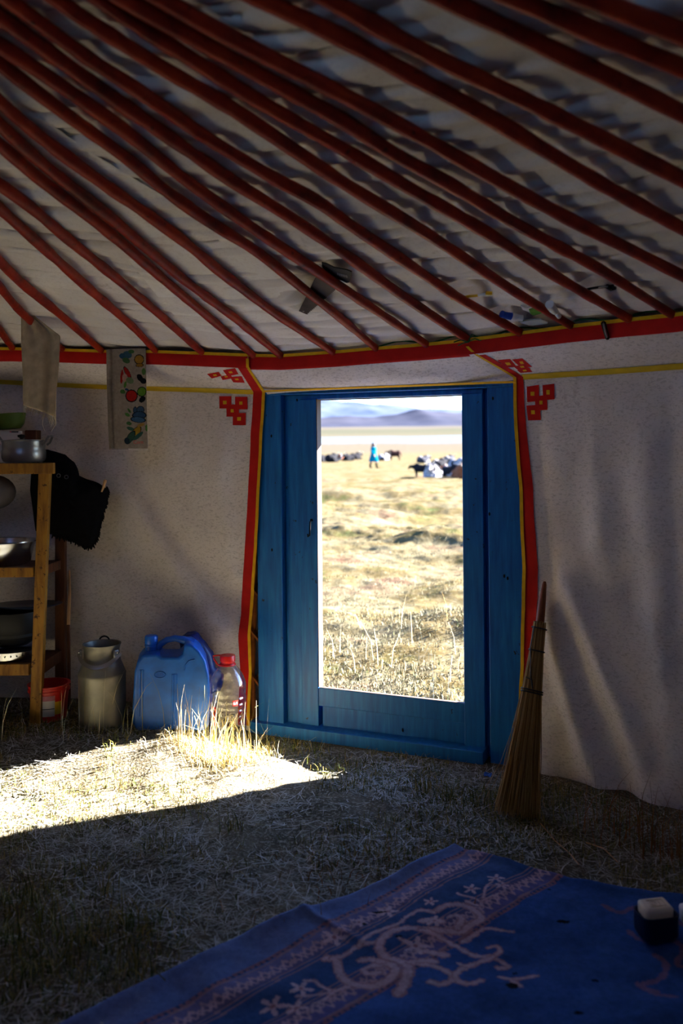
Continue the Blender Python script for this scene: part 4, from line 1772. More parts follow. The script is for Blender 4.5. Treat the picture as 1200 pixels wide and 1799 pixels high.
mb.add(np.stack([oc[0] + v[:, 0], np.full(len(v), oc[1] - 0.0016), oc[2] + v[:, 1]], -1), f)
build('moulded_letters', mb, simple('blue_plastic_letters', srgb(18, 70, 165), .4, .1, 10), ov, smooth=False)
mb = MB()
arc = [jp(324, 1182), jp(326, 1172), jp(333, 1164), jp(342, 1162)]
mb.tube([p + np.array([0, -0.001, zoff]) for p in arc], 0.0025, 6)
build('moulded_curve', mb, m_jerry, e)

# blue bag behind the jerrycan
mb = MB()
bgp = at(342, 1138, 3.54)


def bagfn(u, v):
    t = u * 2 * PI
    ph = v * PI
    n_ = fbm(u * 7, v * 5, 3, 8)
    n_ = n_ * np.sin(v * PI)
    wrapn = fbm((1 - u) * 7, v * 5, 3, 8) * np.sin(v * PI)
    w_ = sstep(.8, 1, u)
    nn_ = n_ * (1 - w_) + (fbm(np.zeros_like(u), v * 5, 3, 8) * np.sin(v * PI)) * w_
    r = 1 + 0.75 * nn_
    return np.stack([bgp[0] + 0.085 * r * np.sin(ph) * np.cos(t) + 0.03 * (1 - np.cos(ph)) * .5, 3.565 + 0.05 * r * np.sin(ph) * np.sin(t), bgp[2] - 0.06 + 0.12 * r * np.cos(ph) - 0.05 * (np.cos(t) > .3) * np.sin(ph)], -1)


mb.grid(bagfn, 34, 22)
tag(build('plastic_bag', mb, m_bag, smooth='all'), 'crumpled dark blue plastic bag behind the jerrycan', 'bag')

# ------------------------------------------------------------------ water bottle
YB2 = 3.44
bb = at(401, 1290, YB2)
bz = float(gz(bb[0], YB2)) - 0.003
e = empty('water_bottle', (bb[0], YB2, bz))
tag(e, 'large clear plastic water bottle with red cap and handle', 'bottle')
R = 0.0735
pr = [(0, .004), (R * .7, .0), (R * .92, .006), (R, .02)]
for k in range(7):
    z0 = .03 + k * .024
    pr += [(R, z0), (R, z0 + .012), (R * .965, z0 + .016), (R * .965, z0 + .019)]
pr += [(R, .205), (R, .232), (R * .95, .25), (R * .80, .275), (R * .6, .297), (R * .42, .311), (R * .36, .314), (R * .36, .322)]
mb = MB()
mb.lathe(pr, (bb[0], YB2, bz), 40)
build('bottle_body', mb, m_clear, e, smooth='all')
mb = MB()
mb.lathe([(R * .44, .310), (R * .46, .312), (R * .44, .316), (R * .385, .320), (R * .385, .326), (R * .43, .328), (R * .43, .345), (R * .40, .350), (0, .351)], (bb[0], YB2, bz), 26)
cap = build('cap', mb, m_redpl, e)
mb = MB()
hx = bb[0]
mb.tube([(hx - .008, YB2, bz + .349), (hx - .04, YB2, bz + .349), (hx - .058, YB2, bz + .346), (hx - .056, YB2, bz + .336), (hx - .040, YB2, bz + .312), (hx - .024, YB2, bz + .306)], 0.0045, 6, 0.8)
build('carry_handle', mb, m_redpl, e)
rf_ = lambda z: R
ang = lambda dx: -PI / 2 + dx / R
lb = cyl_patch('red_label', m_redpl, e, (bb[0], YB2, bz), rf_, ang(.028), ang(.050), .163, .185, 8, .0012)
lb2 = cyl_patch('red_label', m_redpl, e, (bb[0], YB2, bz), rf_, ang(-.066), ang(-.042), .085, .158, 8, .0012)


def cyl_text(txt, size, dx, z, mat, parent, off):
    v, f = text_pts(txt, size)
    t = -PI / 2 + (v[:, 0] + dx) / R
    mb = MB()
    mb.add(np.stack([bb[0] + (R + off) * np.cos(t), YB2 + (R + off) * np.sin(t), bz + z + v[:, 1]], -1), f)
    return build('lettering', mb, mat, parent, smooth=False)


cyl_text('6л', 0.018, .039, .174, m_text_w, lb, .002)
cyl_text('Vита', 0.011, -.054, .149, m_text_w, lb2, .002)
cyl_text('Vita', 0.062, -.006, .124, m_text_k, e, .0022)

# ------------------------------------------------------------------ broom
bt = lift(957, 1022, 'wall', 0.035)
bg_ = ground(908, 1437, 0.0)
bg_[2] = float(gz(bg_[0], bg_[1]))
e = empty('straw_broom', bg_)
tag(e, 'straw broom with wooden handle leaning on the wall right of the door', 'broom')
ax = bt - bg_
axl = np.linalg.norm(ax)
axn = ax / axl
side = np.cross(axn, np.array([0, 1.0, 0]))
side /= np.linalg.norm(side)
dep = np.cross(side, axn)
side = -side if side[0] < 0 else side
q_ = lambda t: bg_ + ax * t
mb = MB()
mb.tube([q_(.76), q_(.85), q_(.93), q_(.985), q_(1.0)], [.0155, .0145, .0115, .008, .005], 10)
build('handle', mb, m_handle, e)
mb = MB()
rgb = np.random.default_rng(5)
for k in range(420):
    a_ = rgb.uniform(0, 2 * PI)
    rr_ = math.sqrt(rgb.uniform(0.1, 1))
    o1 = (side * math.cos(a_) * .021 + dep * math.sin(a_) * .017) * rr_
    o2 = (side * math.cos(a_) * .030 + dep * math.sin(a_) * .02) * rr_
    o3 = (side * (math.cos(a_) * .075) + dep * math.sin(a_) * .04) * rr_
    tt0 = rgb.uniform(.795, .815) if rgb.random() < .9 else rgb.uniform(.7, .8)
    end = rgb.uniform(0.0, 0.045)
    pe = q_(end) + o3 + side * rgb.normal(0, .005)
    pe[2] = max(pe[2], float(gz(pe[0], pe[1])) + .002)
    mb.tube([q_(tt0) + o1, q_(.68) + o1 * 1.15, q_(.53) + o2 * 1.1, q_(.25) + (o2 + o3) * .5 + side * rgb.normal(0, .003), pe], [.0016, .0017, .0016, .0013, .0008], 4)
br = build('bristles', mb, m_straw_b, e, smooth=False)
br['kind'] = 'stuff'
for (t_, rx, ry) in ((.785, .026, .0225), (.685, .027, .0225), (.505, .037, .027), (.515, .0368, .0268)):
    mb = MB()
    tt_ = np.linspace(0, 2 * PI, 29)
    mb.tube([q_(t_ + .006 * math.sin(x)) + side * rx * math.cos(x) + dep * ry * math.sin(x) for x in tt_], 0.0026, 6)
    build('binding', mb, m_wire, e)
mb = MB()
f_ = -dep if dep[1] > 0 else dep
mb.tube([q_(.785) - side * .022 + f_ * .014, q_(.69) - side * .026 + f_ * .014, q_(.56) - side * .016 + f_ * .024, q_(.515) - side * .006 + f_ * .028, q_(.55) - side * .012 + f_ * .027, q_(.56) - side * .03 + f_ * .014], 0.0022, 5)
build('string', mb, m_wire, e)
for k, (dx1, dx2) in enumerate(((-.075, -.135), (-.06, -.115))):
    mb = MB()
    mb.tube([q_(.40) - side * .04, q_(.2) + side * dx1, q_(.03) + side * dx2], [.001, .001, .0008], 4)
    build('stray_straw', mb, m_straw_b, e)

# ------------------------------------------------------------------ rug
RZ = 0.012
T0 = ground(795, 1487, RZ)
Lp = ground(130, 1799, RZ)
Rp = ground(1200, 1578, RZ)
ea = (Lp - T0) / np.linalg.norm(Lp - T0)
eb = (Rp - T0) / np.linalg.norm(Rp - T0)
LA, LB = 2.05, 1.18
nA, nB = 480, 290


def rug_edge_a(a):             # bend of the left edge (outwards +)
    return 0.012 * np.sin(a * 5.2 + .4) - 0.02 * np.exp(-((a - .62) / .2) ** 2)


def rug_edge_b(b):
    return 0.035 * np.sin(b * 4.4)


def rugxy(u, v):
    a, b = u * LA, v * LB
    fa = (1 - v) ** 6
    fb = (1 - u) ** 6
    ia = rug_edge_a(a) * fa
    ib = rug_edge_b(b) * fb
    x = T0[0] + ea[0] * (a + ib) + eb[0] * (b + ia)
    y = T0[1] + ea[1] * (a + ib) + eb[1] * (b + ia)
    return x, y


def rug_fn(u, v):
    x, y = rugxy(u, v)
    z = gz(x, y) * 0.85 + 0.014 + fbm(x * 5, y * 5, 3, 19) * 0.012
    z = z + 0.012 * np.exp(-(((v * LB)) / .03) ** 2) * (0.5 + vnoise(u * 14, v, 3)) + 0.012 * np.exp(-((u * LA) / .03) ** 2) * vnoise(v * 10, u, 5)
    # one crease running in from the left edge
    z = z + 0.007 * np.exp(-((u * LA - .545 - .25 * v * LB) / .014) ** 2) * (1 - sstep(.1, .3, v * LB))
    return np.stack([x, y, z], -1)


mbr = MB()
mbr.grid(rug_fn, nA, nB)
Vr = mbr.verts()
# photo coordinates of the rug plane, used to lay out the woven pattern in plan
dY = Vr[:, 1]
un = (Vr[:, 0]) / dY * F
vn = (EYE - RZ) / dY * F
rx_ = 600 + un * CR + vn * SR
ry_ = YH - un * SR + vn * CR
GP = Vr[:, :2]
ua = np.repeat(np.linspace(0, 1, nA), nB) * LA
vb = np.tile(np.linspace(0, 1, nB), nA) * LB
blue = lin(50, 84, 144)
worn = lin(104, 118, 158)
teal = lin(40, 68, 104)
pink = lin(196, 164, 168)
rose = lin(150, 104, 112)
nz1 = fbm(GP[:, 0] * 6, GP[:, 1] * 6, 4, 201) + .5
nz2 = fbm(GP[:, 0] * 40, GP[:, 1] * 40, 3, 202) + .5
Crg = blue[None, :] * (0.75 + 0.5 * nz1)[:, None]
w_ = (1 - sstep(.04, .30, vb)) * (0.55 + .6 * nz1)
Crg = Crg * (1 - w_[:, None]) + worn * w_[:, None]


def gl(x, y):                  # crop of the rug (scale 2.3077, origin 440,1440) -> plan
    return ground(440 + x / 2.3077, 1440 + y / 2.3077, RZ)[:2]


def gp(x, y):
    return ground(x, y, RZ)[:2]


def pd(p0, p1):
    return seg_dist(GP[:, 0], GP[:, 1], np.array([p0, p1]))


def catmull(P, n=8):
    P = [np.array(p) for p in P]
    P = [2 * P[0] - P[1]] + P + [2 * P[-1] - P[-2]]
    o = []
    for i in range(1, len(P) - 2):
        for t in np.linspace(0, 1, n, endpoint=False):
            a, b, c, d = P[i - 1:i + 3]
            o.append(.5 * ((2 * b) + (c - a) * t + (2 * a - 5 * b + 4 * c - d) * t * t + (3 * b - a - 3 * c + d) * t ** 3))
    o.append(P[-2])
    return np.array(o)


# two bands with a darker field between them
b1a, b1b = gp(848, 1497), gp(300, 1799)
b2a, b2b = gp(952, 1540), gp(520, 1799)


def line_coord(p0, p1):
    d = (p1 - p0) / np.linalg.norm(p1 - p0)
    n = np.array([-d[1], d[0]])
    if n @ eb[:2] < 0:
        n = -n
    w = GP - p0
    return w @ d, w @ n


s1, o1 = line_coord(b1a, b1b)
s2, o2 = line_coord(b2a, b2b)
fld = (o1 > 0) & (o2 < 0)
Crg[fld] = Crg[fld] * .35 + teal * .65 * (0.8 + .4 * nz1[fld])[:, None]
for s_, o_, sg in ((s1, o1, 1), (s2, o2, -1)):
    oo = o_ * sg
    inb = np.abs(oo) < .030
    zig = np.abs(((s_ / .032) % 1) - .5) * 2
    tri = np.abs(oo - (-.012 + .030 * zig)) < .0065
    tri2 = np.abs(oo - (.0 + .02 * (1 - zig))) < .004
    Crg[inb] = Crg[inb] * .7 + rose * .3
    Crg[inb & (tri | tri2)] = (rose * .35 + pink * .65)
    Crg[(np.abs(oo + .040) < .006)] = rose * .9
    dots = (np.abs(oo + .040) < .004) & (np.abs(((s_ / .016) % 1) - .5) < .2)
    Crg[dots] = teal
    Crg[(np.abs(oo + .030) < .0025) | (np.abs(oo - .034) < .0022) | (np.abs(oo - .046) < .0022)] = rose * .5 + pink * .3


def stroke(P, w0, w1, col, leafy=0.0, edge=True):
    Q = catmull(P)
    bb0, bb1 = Q.min(0) - .06, Q.max(0) + .06
    m = np.where((GP[:, 0] > bb0[0]) & (GP[:, 0] < bb1[0]) & (GP[:, 1] > bb0[1]) & (GP[:, 1] < bb1[1]))[0]
    if len(m) == 0:
        return
    G = GP[m]
    n = len(Q)
    best = np.full(len(m), 9.)
    tb = np.zeros(len(m))
    for k in range(n - 1):
        a, b = Q[k], Q[k + 1]
        d = b - a
        t = np.clip(((G - a) @ d) / (d @ d + 1e-12), 0, 1)
        dd = np.hypot(*(G - a - t[:, None] * d).T)
        u_ = dd < best
        best[u_] = dd[u_]
        tb[u_] = (k + t[u_]) / (n - 1)
    w = w0 + (w1 - w0) * tb
    w = w * .8 * (1 + leafy * np.abs(np.sin(tb * n * .55)) * 1.0 - leafy * .3)
    i = best < w
    Crg[m[i]] = col * (0.8 + .35 * nz2[m[i]])[:, None]
    if edge:
        j = i & (best > w * .62)
        Crg[m[j]] = (rose * .75 + col * .25)


def flower(x, y, r=.024, k=5):
    c = gl(x, y)
    d = GP - c
    rr = np.hypot(d[:, 0], d[:, 1])
    an = np.arctan2(d[:, 1], d[:, 0])
    i = rr < r * (.62 + .38 * np.cos(an * k))
    Crg[i] = pink * (0.85 + .3 * nz2[i])[:, None]
    Crg[rr < r * .18] = rose


SK = lambda *p: [gl(x, y) for x, y in p]
for P, w0, w1, lf in [
    (SK((700, 452), (640, 444), (575, 455), (530, 490), (525, 525), (560, 560), (610, 572), (640, 600), (625, 660), (600, 700)), .012, .018, .35),
    (SK((300, 560), (345, 565), (360, 610), (385, 645), (440, 668), (510, 668), (575, 635), (585, 600), (550, 580), (505, 585)), .014, .017, .2),
    (SK((480, 592), (455, 605), (480, 622), (520, 618)), .008, .012, .3),
    (SK((745, 385), (800, 362), (860, 360), (915, 385), (935, 412), (895, 432), (850, 452), (780, 455), (700, 452)), .012, .016, .2),
    (SK((800, 408), (835, 400), (858, 415), (840, 440)), .006, .014, .3),
    (SK((640, 575), (700, 585), (770, 600), (815, 630), (815, 655), (770, 672), (730, 662)), .011, .010, .4),
    (SK((640, 575), (690, 572), (750, 570)), .010, .014, .4),
    (SK((700, 452), (770, 478), (840, 510), (900, 540), (985, 550)), .010, .010, .5),
    (SK((985, 550), (1012, 530), (1000, 508), (965, 512)), .009, .007, .2),
    (SK((985, 552), (1020, 568), (1045, 585), (1005, 590)), .007, .010, .2),
    (SK((985, 550), (910, 580), (850, 605), (830, 635), (850, 660), (895, 668), (935, 655)), .010, .009, .5),
    (SK((860, 490), (910, 462), (960, 445), (1065, 452)), .010, .005, .5),
    (SK((500, 500), (430, 515), (380, 545), (330, 560)), .008, .009, .4),
    (SK((625, 410), (590, 430), (540, 445), (480, 470), (440, 510)), .006, .008, .5),
    (SK((745, 385), (690, 375), (640, 395), (620, 410)), .008, .006, .5),
    (SK((935, 360), (945, 330), (955, 290), (985, 262)), .007, .003, .2),
    (SK((935, 345), (975, 325), (1015, 310)), .006, .003, .2),
    (SK((930, 345), (900, 330), (860, 320), (840, 310)), .005, .006, .3),
    (SK((925, 362), (900, 355), (875, 345)), .006, .008, .4),
    (SK((960, 290), (975, 280), (1015, 284)), .003, .003, 0),
    (SK((400, 672), (340, 690), (270, 705), (185, 718)), .009, .004, .3),
    (SK((330, 690), (285, 668), (260, 648), (220, 648)), .006, .006, .3),
    (SK((340, 692), (300, 725), (250, 748)), .006, .004, .4),
    (SK((205, 722), (185, 745), (180, 765)), .003, .003, 0),
    (SK((1010, 632), (1080, 640), (1165, 630)), .009, .006, .4), (SK((1060, 648), (1095, 672)), .010, .007, .3),
    (SK((700, 525), (740, 535), (800, 545)), .010, .012, .8), (SK((600, 480), (650, 505), (690, 500)), .005, .008, .5),
    (SK((440, 565), (490, 560), (540, 572)), .010, .012, .5), (SK((690, 420), (740, 415), (780, 425)), .012, .014, .6),
    (SK((840, 575), (870, 585), (905, 580)), .006, .010, .5)]:
    stroke(P, w0, w1, pink * .95, lf)
for x, y, r in ((995, 250, .026), (1020, 283, .02), (895, 295, .024), (555, 370, .03), (340, 478, .034), (205, 685, .03), (90, 755, .032), (185, 765, .026), (670, 508, .034), (745, 420, .026), (440, 420, .022), (730, 345, .02)):
    flower(x, y, r)
# faint second medallion toward the right edge
for P in ([(1060, 1588), (1090, 1600), (1120, 1592), (1140, 1608)], [(1105, 1632), (1120, 1645), (1140, 1650)], [(1150, 1670), (1170, 1690), (1160, 1715), (1125, 1730), (1155, 1740)],
          [(1180, 1650), (1200, 1665), (1190, 1690), (1210, 1700)], [(1120, 1726), (1150, 1745), (1190, 1750)], [(1190, 1620), (1220, 1640), (1240, 1670)]):
    stroke([gp(x, y) for x, y in P], .009, .006, rose * .6 + blue * .4, .5, False)
# worn holes
for x, y, rx, ry in ((990, 1617, .018, .007), (900, 1731, .014, .011), (666, 1600, .020, .005), (905, 1706, .006, .004), (640, 1625, .006, .006), (1016, 1780, .010, .006), (1046, 1723, .008, .004), (965, 1564, .006, .004), (700, 1646, .01, .004)):
    c = gp(x, y)
    d = GP - c
    i = (d[:, 0] / rx) ** 2 + (d[:, 1] / ry) ** 2 < 1
    Crg[i] = lin(14, 12, 14)
m_rug = print_mat('woven_rug', 0.97, grain=0.35, gs=70)
rug = build('rug', mbr, m_rug, base=(T0[0], T0[1], 0.0), smooth='all', cols=np.clip(Crg, 0, 1))
tag(rug, 'worn blue rug with pink scroll pattern on the grass floor', 'rug')
so = rug.modifiers.new('thick', 'SOLIDIFY')
so.thickness = 0.007
so.offset = -1


def rug_z(x, y):
    return float(gz(x, y) * 0.85 + 0.014 + fbm(np.array(x * 5), np.array(y * 5), 3, 19) * 0.012)


# soap in its dish, white rag beside it
sp = ground(1153, 1640, 0.02)
sz = rug_z(sp[0], sp[1]) + 0.004
e = empty('soap_dish', (sp[0], sp[1], sz))
tag(e, 'dark open plastic soap dish on the rug', 'soap dish')
ca, sa = math.cos(.18), math.sin(.18)
rotp = lambda p: np.array([sp[0] + p[0] * ca - p[1] * sa, sp[1] + p[0] * sa + p[1] * ca, sz + p[2]])
mb = MB()
W2, D2, H2 = .046, .034, .062
prf = [(0.80, 0), (1.0, .25), (1.0, .96), (1.04, 1.0), (.95, 1.0), (.93, .3), (.75, .1)]
vs, fs = [], []
n = 24
for (k, z) in prf:
    for j in range(n):
        t = 2 * PI * j / n
        cx2, sy2 = math.cos(t), math.sin(t)
        pw = lambda q: math.copysign(abs(q) ** .4, q)
        vs.append(rotp((W2 * k * pw(cx2), D2 * k * pw(sy2), H2 * z)))
for i in range(len(prf) - 1):
    for j in range(n):
        a, b = i * n + j, i * n + (j + 1) % n
        fs.append((a, b, b + n, a + n))
fs.append(tuple(range(n))[::-1])
fs.append(tuple(range((len(prf) - 1) * n, len(prf) * n)))
mb.add(vs, fs)
build('dish_body', mb, m_blackpl, e)
mb = MB()
mb.box((-.037, -.025, .050), (.034, .025, .082), lambda p: rotp((p[0], p[1], p[2] + p[1] * .1)))
so_ = empty('soap_bar', rotp((0, 0, .05)))
tag(so_, 'cream bar of soap resting on the dark dish', 'soap')
bevel(build('bar', mb, m_soap, so_, smooth=True), 0.008, 4)
mb = MB()
t = np.array([(-.02, -.012), (.02, -.012), (.02, .012), (-.02, .012), (-.02, -.012)])
mb.tube([rotp((a, b, .0822 + b * .1)) for a, b in t], 0.0012, 5)
mb.tube([rotp((-.008 + .008 * math.cos(x), .007 * math.sin(x), .0825 + .0007 * math.sin(x))) for x in np.linspace(0, 2 * PI, 14)], 0.001, 5)
mb.tube([rotp((.008, -.007, .0817)), rotp((.008, .007, .083))], 0.001, 5)
build('stamped_mark', mb, m_soap, so_)
mb = MB()
wc = ground(1213, 1632, 0.02)
mb.ell((wc[0] + .01, wc[1], rug_z(wc[0], wc[1]) + .036), (.034, .028, .036), 26, 18)
mb.v[0] = mb.v[0] + 0.020 * np.stack([fbm(mb.v[0][:, 0] * 60, mb.v[0][:, 2] * 60, 3, k) for k in (1, 2, 3)], -1)
tag(build('tissue_ball', mb, m_paper, smooth='all'), 'crumpled white tissue beside the soap dish', 'tissue')

# ------------------------------------------------------------------ handsaw tucked behind two roof poles
ks = lambda x, y: (480 + x / 6.0, 440 + y / 6.0)


def roof_poly(name, pts, off, th, mat, parent=None, bw=None):
    P = [lift(*p, 'roof', off) for p in pts]
    nrm = np.cross(P[1] - P[0], P[2] - P[0])
    nrm /= np.linalg.norm(nrm)
    if nrm[2] < 0:
        nrm = -nrm
    mb = MB()
    mb.prism(P, nrm * th)
    o = build(name, mb, mat, parent, smooth=False)
    return bevel(o, bw, 2) if bw else fix_normals(o)


sc = lift(555, 505, 'roof', 0.02)
saw = empty('handsaw', sc)
tag(saw, 'hand saw with black handle tucked behind two roof poles', 'saw')
bl_ = [(270, 640), (455, 268), (560, 300), (668, 398)]
teeth = []
a_, b_ = np.array((668, 398)), np.array((350, 672))
for k in range(22):
    t0, t1 = k / 22, (k + .5) / 22
    teeth += [tuple(a_ + (b_ - a_) * t0 + np.array((0, 0))), tuple(a_ + (b_ - a_) * t1 + np.array((7, 9)))]
roof_poly('blade', [ks(*p) for p in bl_ + teeth + [(345, 672)]], 0.0185, 0.0012, simple('rusty_blade', srgb(58, 50, 46), .5, .4, 30, metal=.5), saw)
roof_poly('handle', [ks(*p) for p in [(510, 130), (560, 140), (640, 180), (770, 205), (830, 228), (825, 275), (800, 340), (770, 345), (720, 320), (600, 290), (520, 200)]], 0.0165, 0.004, m_blackpot, saw, .001)
for k in range(6):
    x0 = 670 + k * 19
    roof_poly('grip_rib', [ks(x0, 235 + k * 5), ks(x0 + 9, 238 + k * 5), ks(x0 + 16, 262 + k * 5), ks(x0 + 6, 262 + k * 5)], 0.0140, 0.003, m_steel, saw)
hole = lift(*ks(318, 640), 'roof', 0.0175)
mb = MB()
mb.ell(hole, (.0035, .0035, .0025), 10, 6)
build('hang_hole', mb, m_paper, saw)

# small things tucked between roof and poles on the right
k2 = lambda x, y: (780 + x / 3.75, 480 + y / 3.75)


def roof_tube(name, pts, rads, off, mat, parent=None, n=10, flat=1.0):
    mb = MB()
    P = [lift(*p, 'roof', off) for p in pts]
    mb.tube(P, rads, n, flat)
    return build(name, mb, mat, parent)


tb = empty('toothbrush', lift(*k2(180, 150), 'roof', 0.01))
tag(tb, 'yellow and white toothbrush pushed behind a roof pole', 'toothbrush')
roof_tube('brush_handle', [k2(45, 165), k2(90, 168), k2(165, 152), k2(225, 147)], [.005, .005, .0045, .004], 0.012, m_yelpl, tb)
roof_tube('brush_head', [k2(225, 147), k2(270, 140), k2(325, 138)], [.004, .006, .006], 0.012, m_white, tb)
roof_tube('brush_tip', [k2(275, 130), k2(318, 132)], [.006, .005], 0.006, m_yelpl, tb)
tp = empty('toothpaste_tube', lift(*k2(440, 285), 'roof', 0.012))
tag(tp, 'blue and white toothpaste tube tucked under the roof cloth', 'tube')
roof_tube('tube_body', [k2(380, 268), k2(400, 276), k2(470, 290)], [.012, .012, .013], 0.010, m_bluep, tp)
roof_tube('white_stripe', [k2(445, 283), k2(476, 291)], [.0134, .0134], 0.010, m_white, tp)
roof_tube('tube_cap', [k2(476, 291), k2(520, 296)], [.012, .0105], 0.010, m_white, tp)
pk = empty('foil_packet', lift(*k2(580, 250), 'roof', 0.012))
tag(pk, 'green and white foil packet tucked beside a roof pole', 'packet')
roof_poly('packet_white', [k2(505, 215), k2(540, 232), k2(610, 215), k2(625, 228), k2(575, 262), k2(520, 240)], 0.012, 0.003, m_white, pk)
roof_poly('packet_green', [k2(560, 240), k2(610, 220), k2(650, 240), k2(650, 262), k2(590, 280), k2(570, 270)], 0.010, 0.004, m_greenp, pk)
wt = empty('squeeze_tube', lift(*k2(730, 245), 'roof', -0.02))
tag(wt, 'white squeeze tube with cap wedged under a roof pole near the pocket knife', 'tube')
roof_tube('tube_body', [k2(695, 205), k2(715, 235), k2(735, 255)], [.014, .013, .010], -0.026, m_white, wt)
roof_tube('tube_cap', [k2(740, 260), k2(758, 285)], [.0085, .008], -0.026, m_white, wt)
bxk = empty('comb_case', lift(*k2(590, 325), 'roof', 0.012))
tag(bxk, 'flat grey plastic case lying at the rim beside the toothpaste', 'case')
roof_poly('case_body', [k2(490, 325), k2(560, 312), k2(640, 306), k2(685, 322), k2(680, 335), k2(570, 348)], 0.012, 0.006, simple('grey_case', srgb(168, 176, 178), .5, .1, 10), bxk, .001)
cl = empty('metal_clip', lift(1055, 506, 'roof', 0.012))
tag(cl, 'small dark metal clip hooked between the last roof poles', 'clip')
roof_tube('clip_bar', [(1032, 508), (1050, 505), (1078, 502)], [.004, .004, .004], 0.012, m_dark, cl)
roof_tube('clip_jaw', [(1066, 503), (1074, 507), (1082, 506)], [.007, .008, .005], 0.008, m_dark, cl)
roof_tube('clip_wire', [(1052, 505), (1062, 503), (1068, 503)], [.003, .003, .003], 0.006, m_steel, cl)

# pocket knife hanging on the rim
a, b = lift(1059, 564, 'wall', 0.022), lift(1068, 597, 'wall', 0.022)
kn = empty('pocket_knife', b)
tag(kn, 'folded pocket knife hanging over the red rim band', 'knife')
mb = MB()
d_ = (b - a) / np.linalg.norm(b - a)
mb.tube([a, a * .9 + b * .1, a * .5 + b * .5, a * .1 + b * .9, b], [.004, .0085, .008, .0075, .004], 10, 1)
build('knife_body', mb, m_dark, kn)
mb = MB()
fo = np.array([-.002, -.0065, 0])
mb.tube([a * .85 + b * .15 + fo, a * .5 + b * .5 + fo, a * .1 + b * .9 + fo], [.0035, .0045, .0035], 8)
build('side_plate', mb, m_alu2, kn)
for t_ in (.14, .86):
    mb = MB()
    mb.ell(a * (1 - t_) + b * t_ + fo * 1.5, (.0022, .0022, .0022), 8, 6)
    build('rivet', mb, m_steel, kn)

# scrap of blue plastic near the broom
mb = MB()
sb = ground(857, 1366, 0.0)
mb.grid(lambda u, v: np.stack([sb[0] - .014 + .028 * u, sb[1] - .012 + .02 * v, float(gz(sb[0], sb[1])) + .004 + .016 * vnoise(u * 4, v * 4, 3)], -1), 9, 7)
tag(build('plastic_scrap', mb, m_jerry, smooth='all'), 'scrap of blue plastic on the ground left of the broom', 'scrap')

# ------------------------------------------------------------------ grass
def blades(name, pts, h, w, lean, mat, label, cat, parent=None, curl=0.35, seed=1, flat=None, direction=None, k=3):
    r = np.random.default_rng(seed)
    n = len(pts)
    az_ = r.uniform(0, 2 * PI, n) if direction is None else r.normal(direction, .7, n)
    ln = lean if not np.isscalar(lean) else np.abs(r.normal(0, lean, n))
    dirv = np.stack([np.cos(az_), np.sin(az_), np.zeros(n)], -1)
    fa = r.uniform(0, 2 * PI, n)
    wv = np.stack([np.cos(fa), np.sin(fa), np.zeros(n)], -1) * (w * r.uniform(.6, 1.3, n) / 2)[:, None]
    h = h if not np.isscalar(h) else h * r.uniform(.5, 1.25, n)
    vs = np.zeros((n, 2 * k, 3))
    for i in range(k):
        t = i / (k - 1)
        bend = np.sin(ln * (t * (1 + curl * t)) ) * t
        up = np.cos(np.minimum(ln * t * (1 + curl * t), 1.5)) * t
        c = pts + dirv * (h * bend)[:, None] + np.array([0, 0, 1.0]) * (h * up)[:, None]
        ww = wv * (1 - 0.8 * t)
        vs[:, 2 * i] = c - ww
        vs[:, 2 * i + 1] = c + ww
    base = (np.arange(n) * 2 * k)[:, None]
    fs = []
    for i in range(k - 1):
        fs.append(base + np.array([[2 * i, 2 * i + 1, 2 * i + 3, 2 * i + 2]]))
    fs = np.concatenate(fs, 0)
    me = bpy.data.meshes.new(name)
    V = vs.reshape(-1, 3)
    b = V.mean(0)
    b[2] = V[:, 2].min()
    me.from_pydata((V - b).tolist(), [], fs.tolist())
    me.materials.append(mat)
    o = bpy.data.objects.new(name, me)
    COL.objects.link(o)
    o.location = b
    return tag(o, label, cat, kind='stuff')


def straws(name, pts, L, w, mat, label, cat, seed=2, tilt=.18):
    r = np.random.default_rng(seed)
    n = len(pts)
    a = r.uniform(0, 2 * PI, n)
    tl = r.normal(0, tilt, n)
    d = np.stack([np.cos(a) * np.cos(tl), np.sin(a) * np.cos(tl), np.abs(np.sin(tl))], -1)
    s = np.stack([-np.sin(a), np.cos(a), np.zeros(n)], -1)
    bend = r.normal(0, .05, n)
    L = L * r.uniform(.3, 1.3, n)
    ww = w * r.uniform(.6, 1.3, n) / 2
    vs = np.zeros((n, 6, 3))
    for i, t in enumerate((-.5, 0, .5)):
        c = pts + d * (L * (t + .3))[:, None] + s * (bend * L * (t * t) * 4)[:, None]
        c[:, 2] -= np.abs(d[:, 2]) * 0
        vs[:, 2 * i] = c - s * ww[:, None]
        vs[:, 2 * i + 1] = c + s * ww[:, None]
    base = (np.arange(n) * 6)[:, None]
    fs = np.concatenate([base + np.array([[0, 1, 3, 2]]), base + np.array([[2, 3, 5, 4]])])
    me = bpy.data.meshes.new(name)
    V = vs.reshape(-1, 3)
    b = V.mean(0)
    b[2] = V[:, 2].min()
    me.from_pydata((V - b).tolist(), [], fs.tolist())
    me.materials.append(mat)
    o = bpy.data.objects.new(name, me)
    COL.objects.link(o)
    o.location = b
    return tag(o, label, cat, kind='stuff')


# rug outline in plan, to keep grass off it
def on_rug(x, y, m=0.01):
    M2 = np.array([[ea[0], eb[0]], [ea[1], eb[1]]])
    ab = np.linalg.solve(M2, np.stack([x - T0[0], y - T0[1]]))
    a, b = ab
    return (a > -.01 - rug_edge_b(np.clip(b, 0, 2)) * -1 + m - .0) & (b > rug_edge_a(np.clip(a, 0, 3)) + m) & (a < LA) & (b < LB)


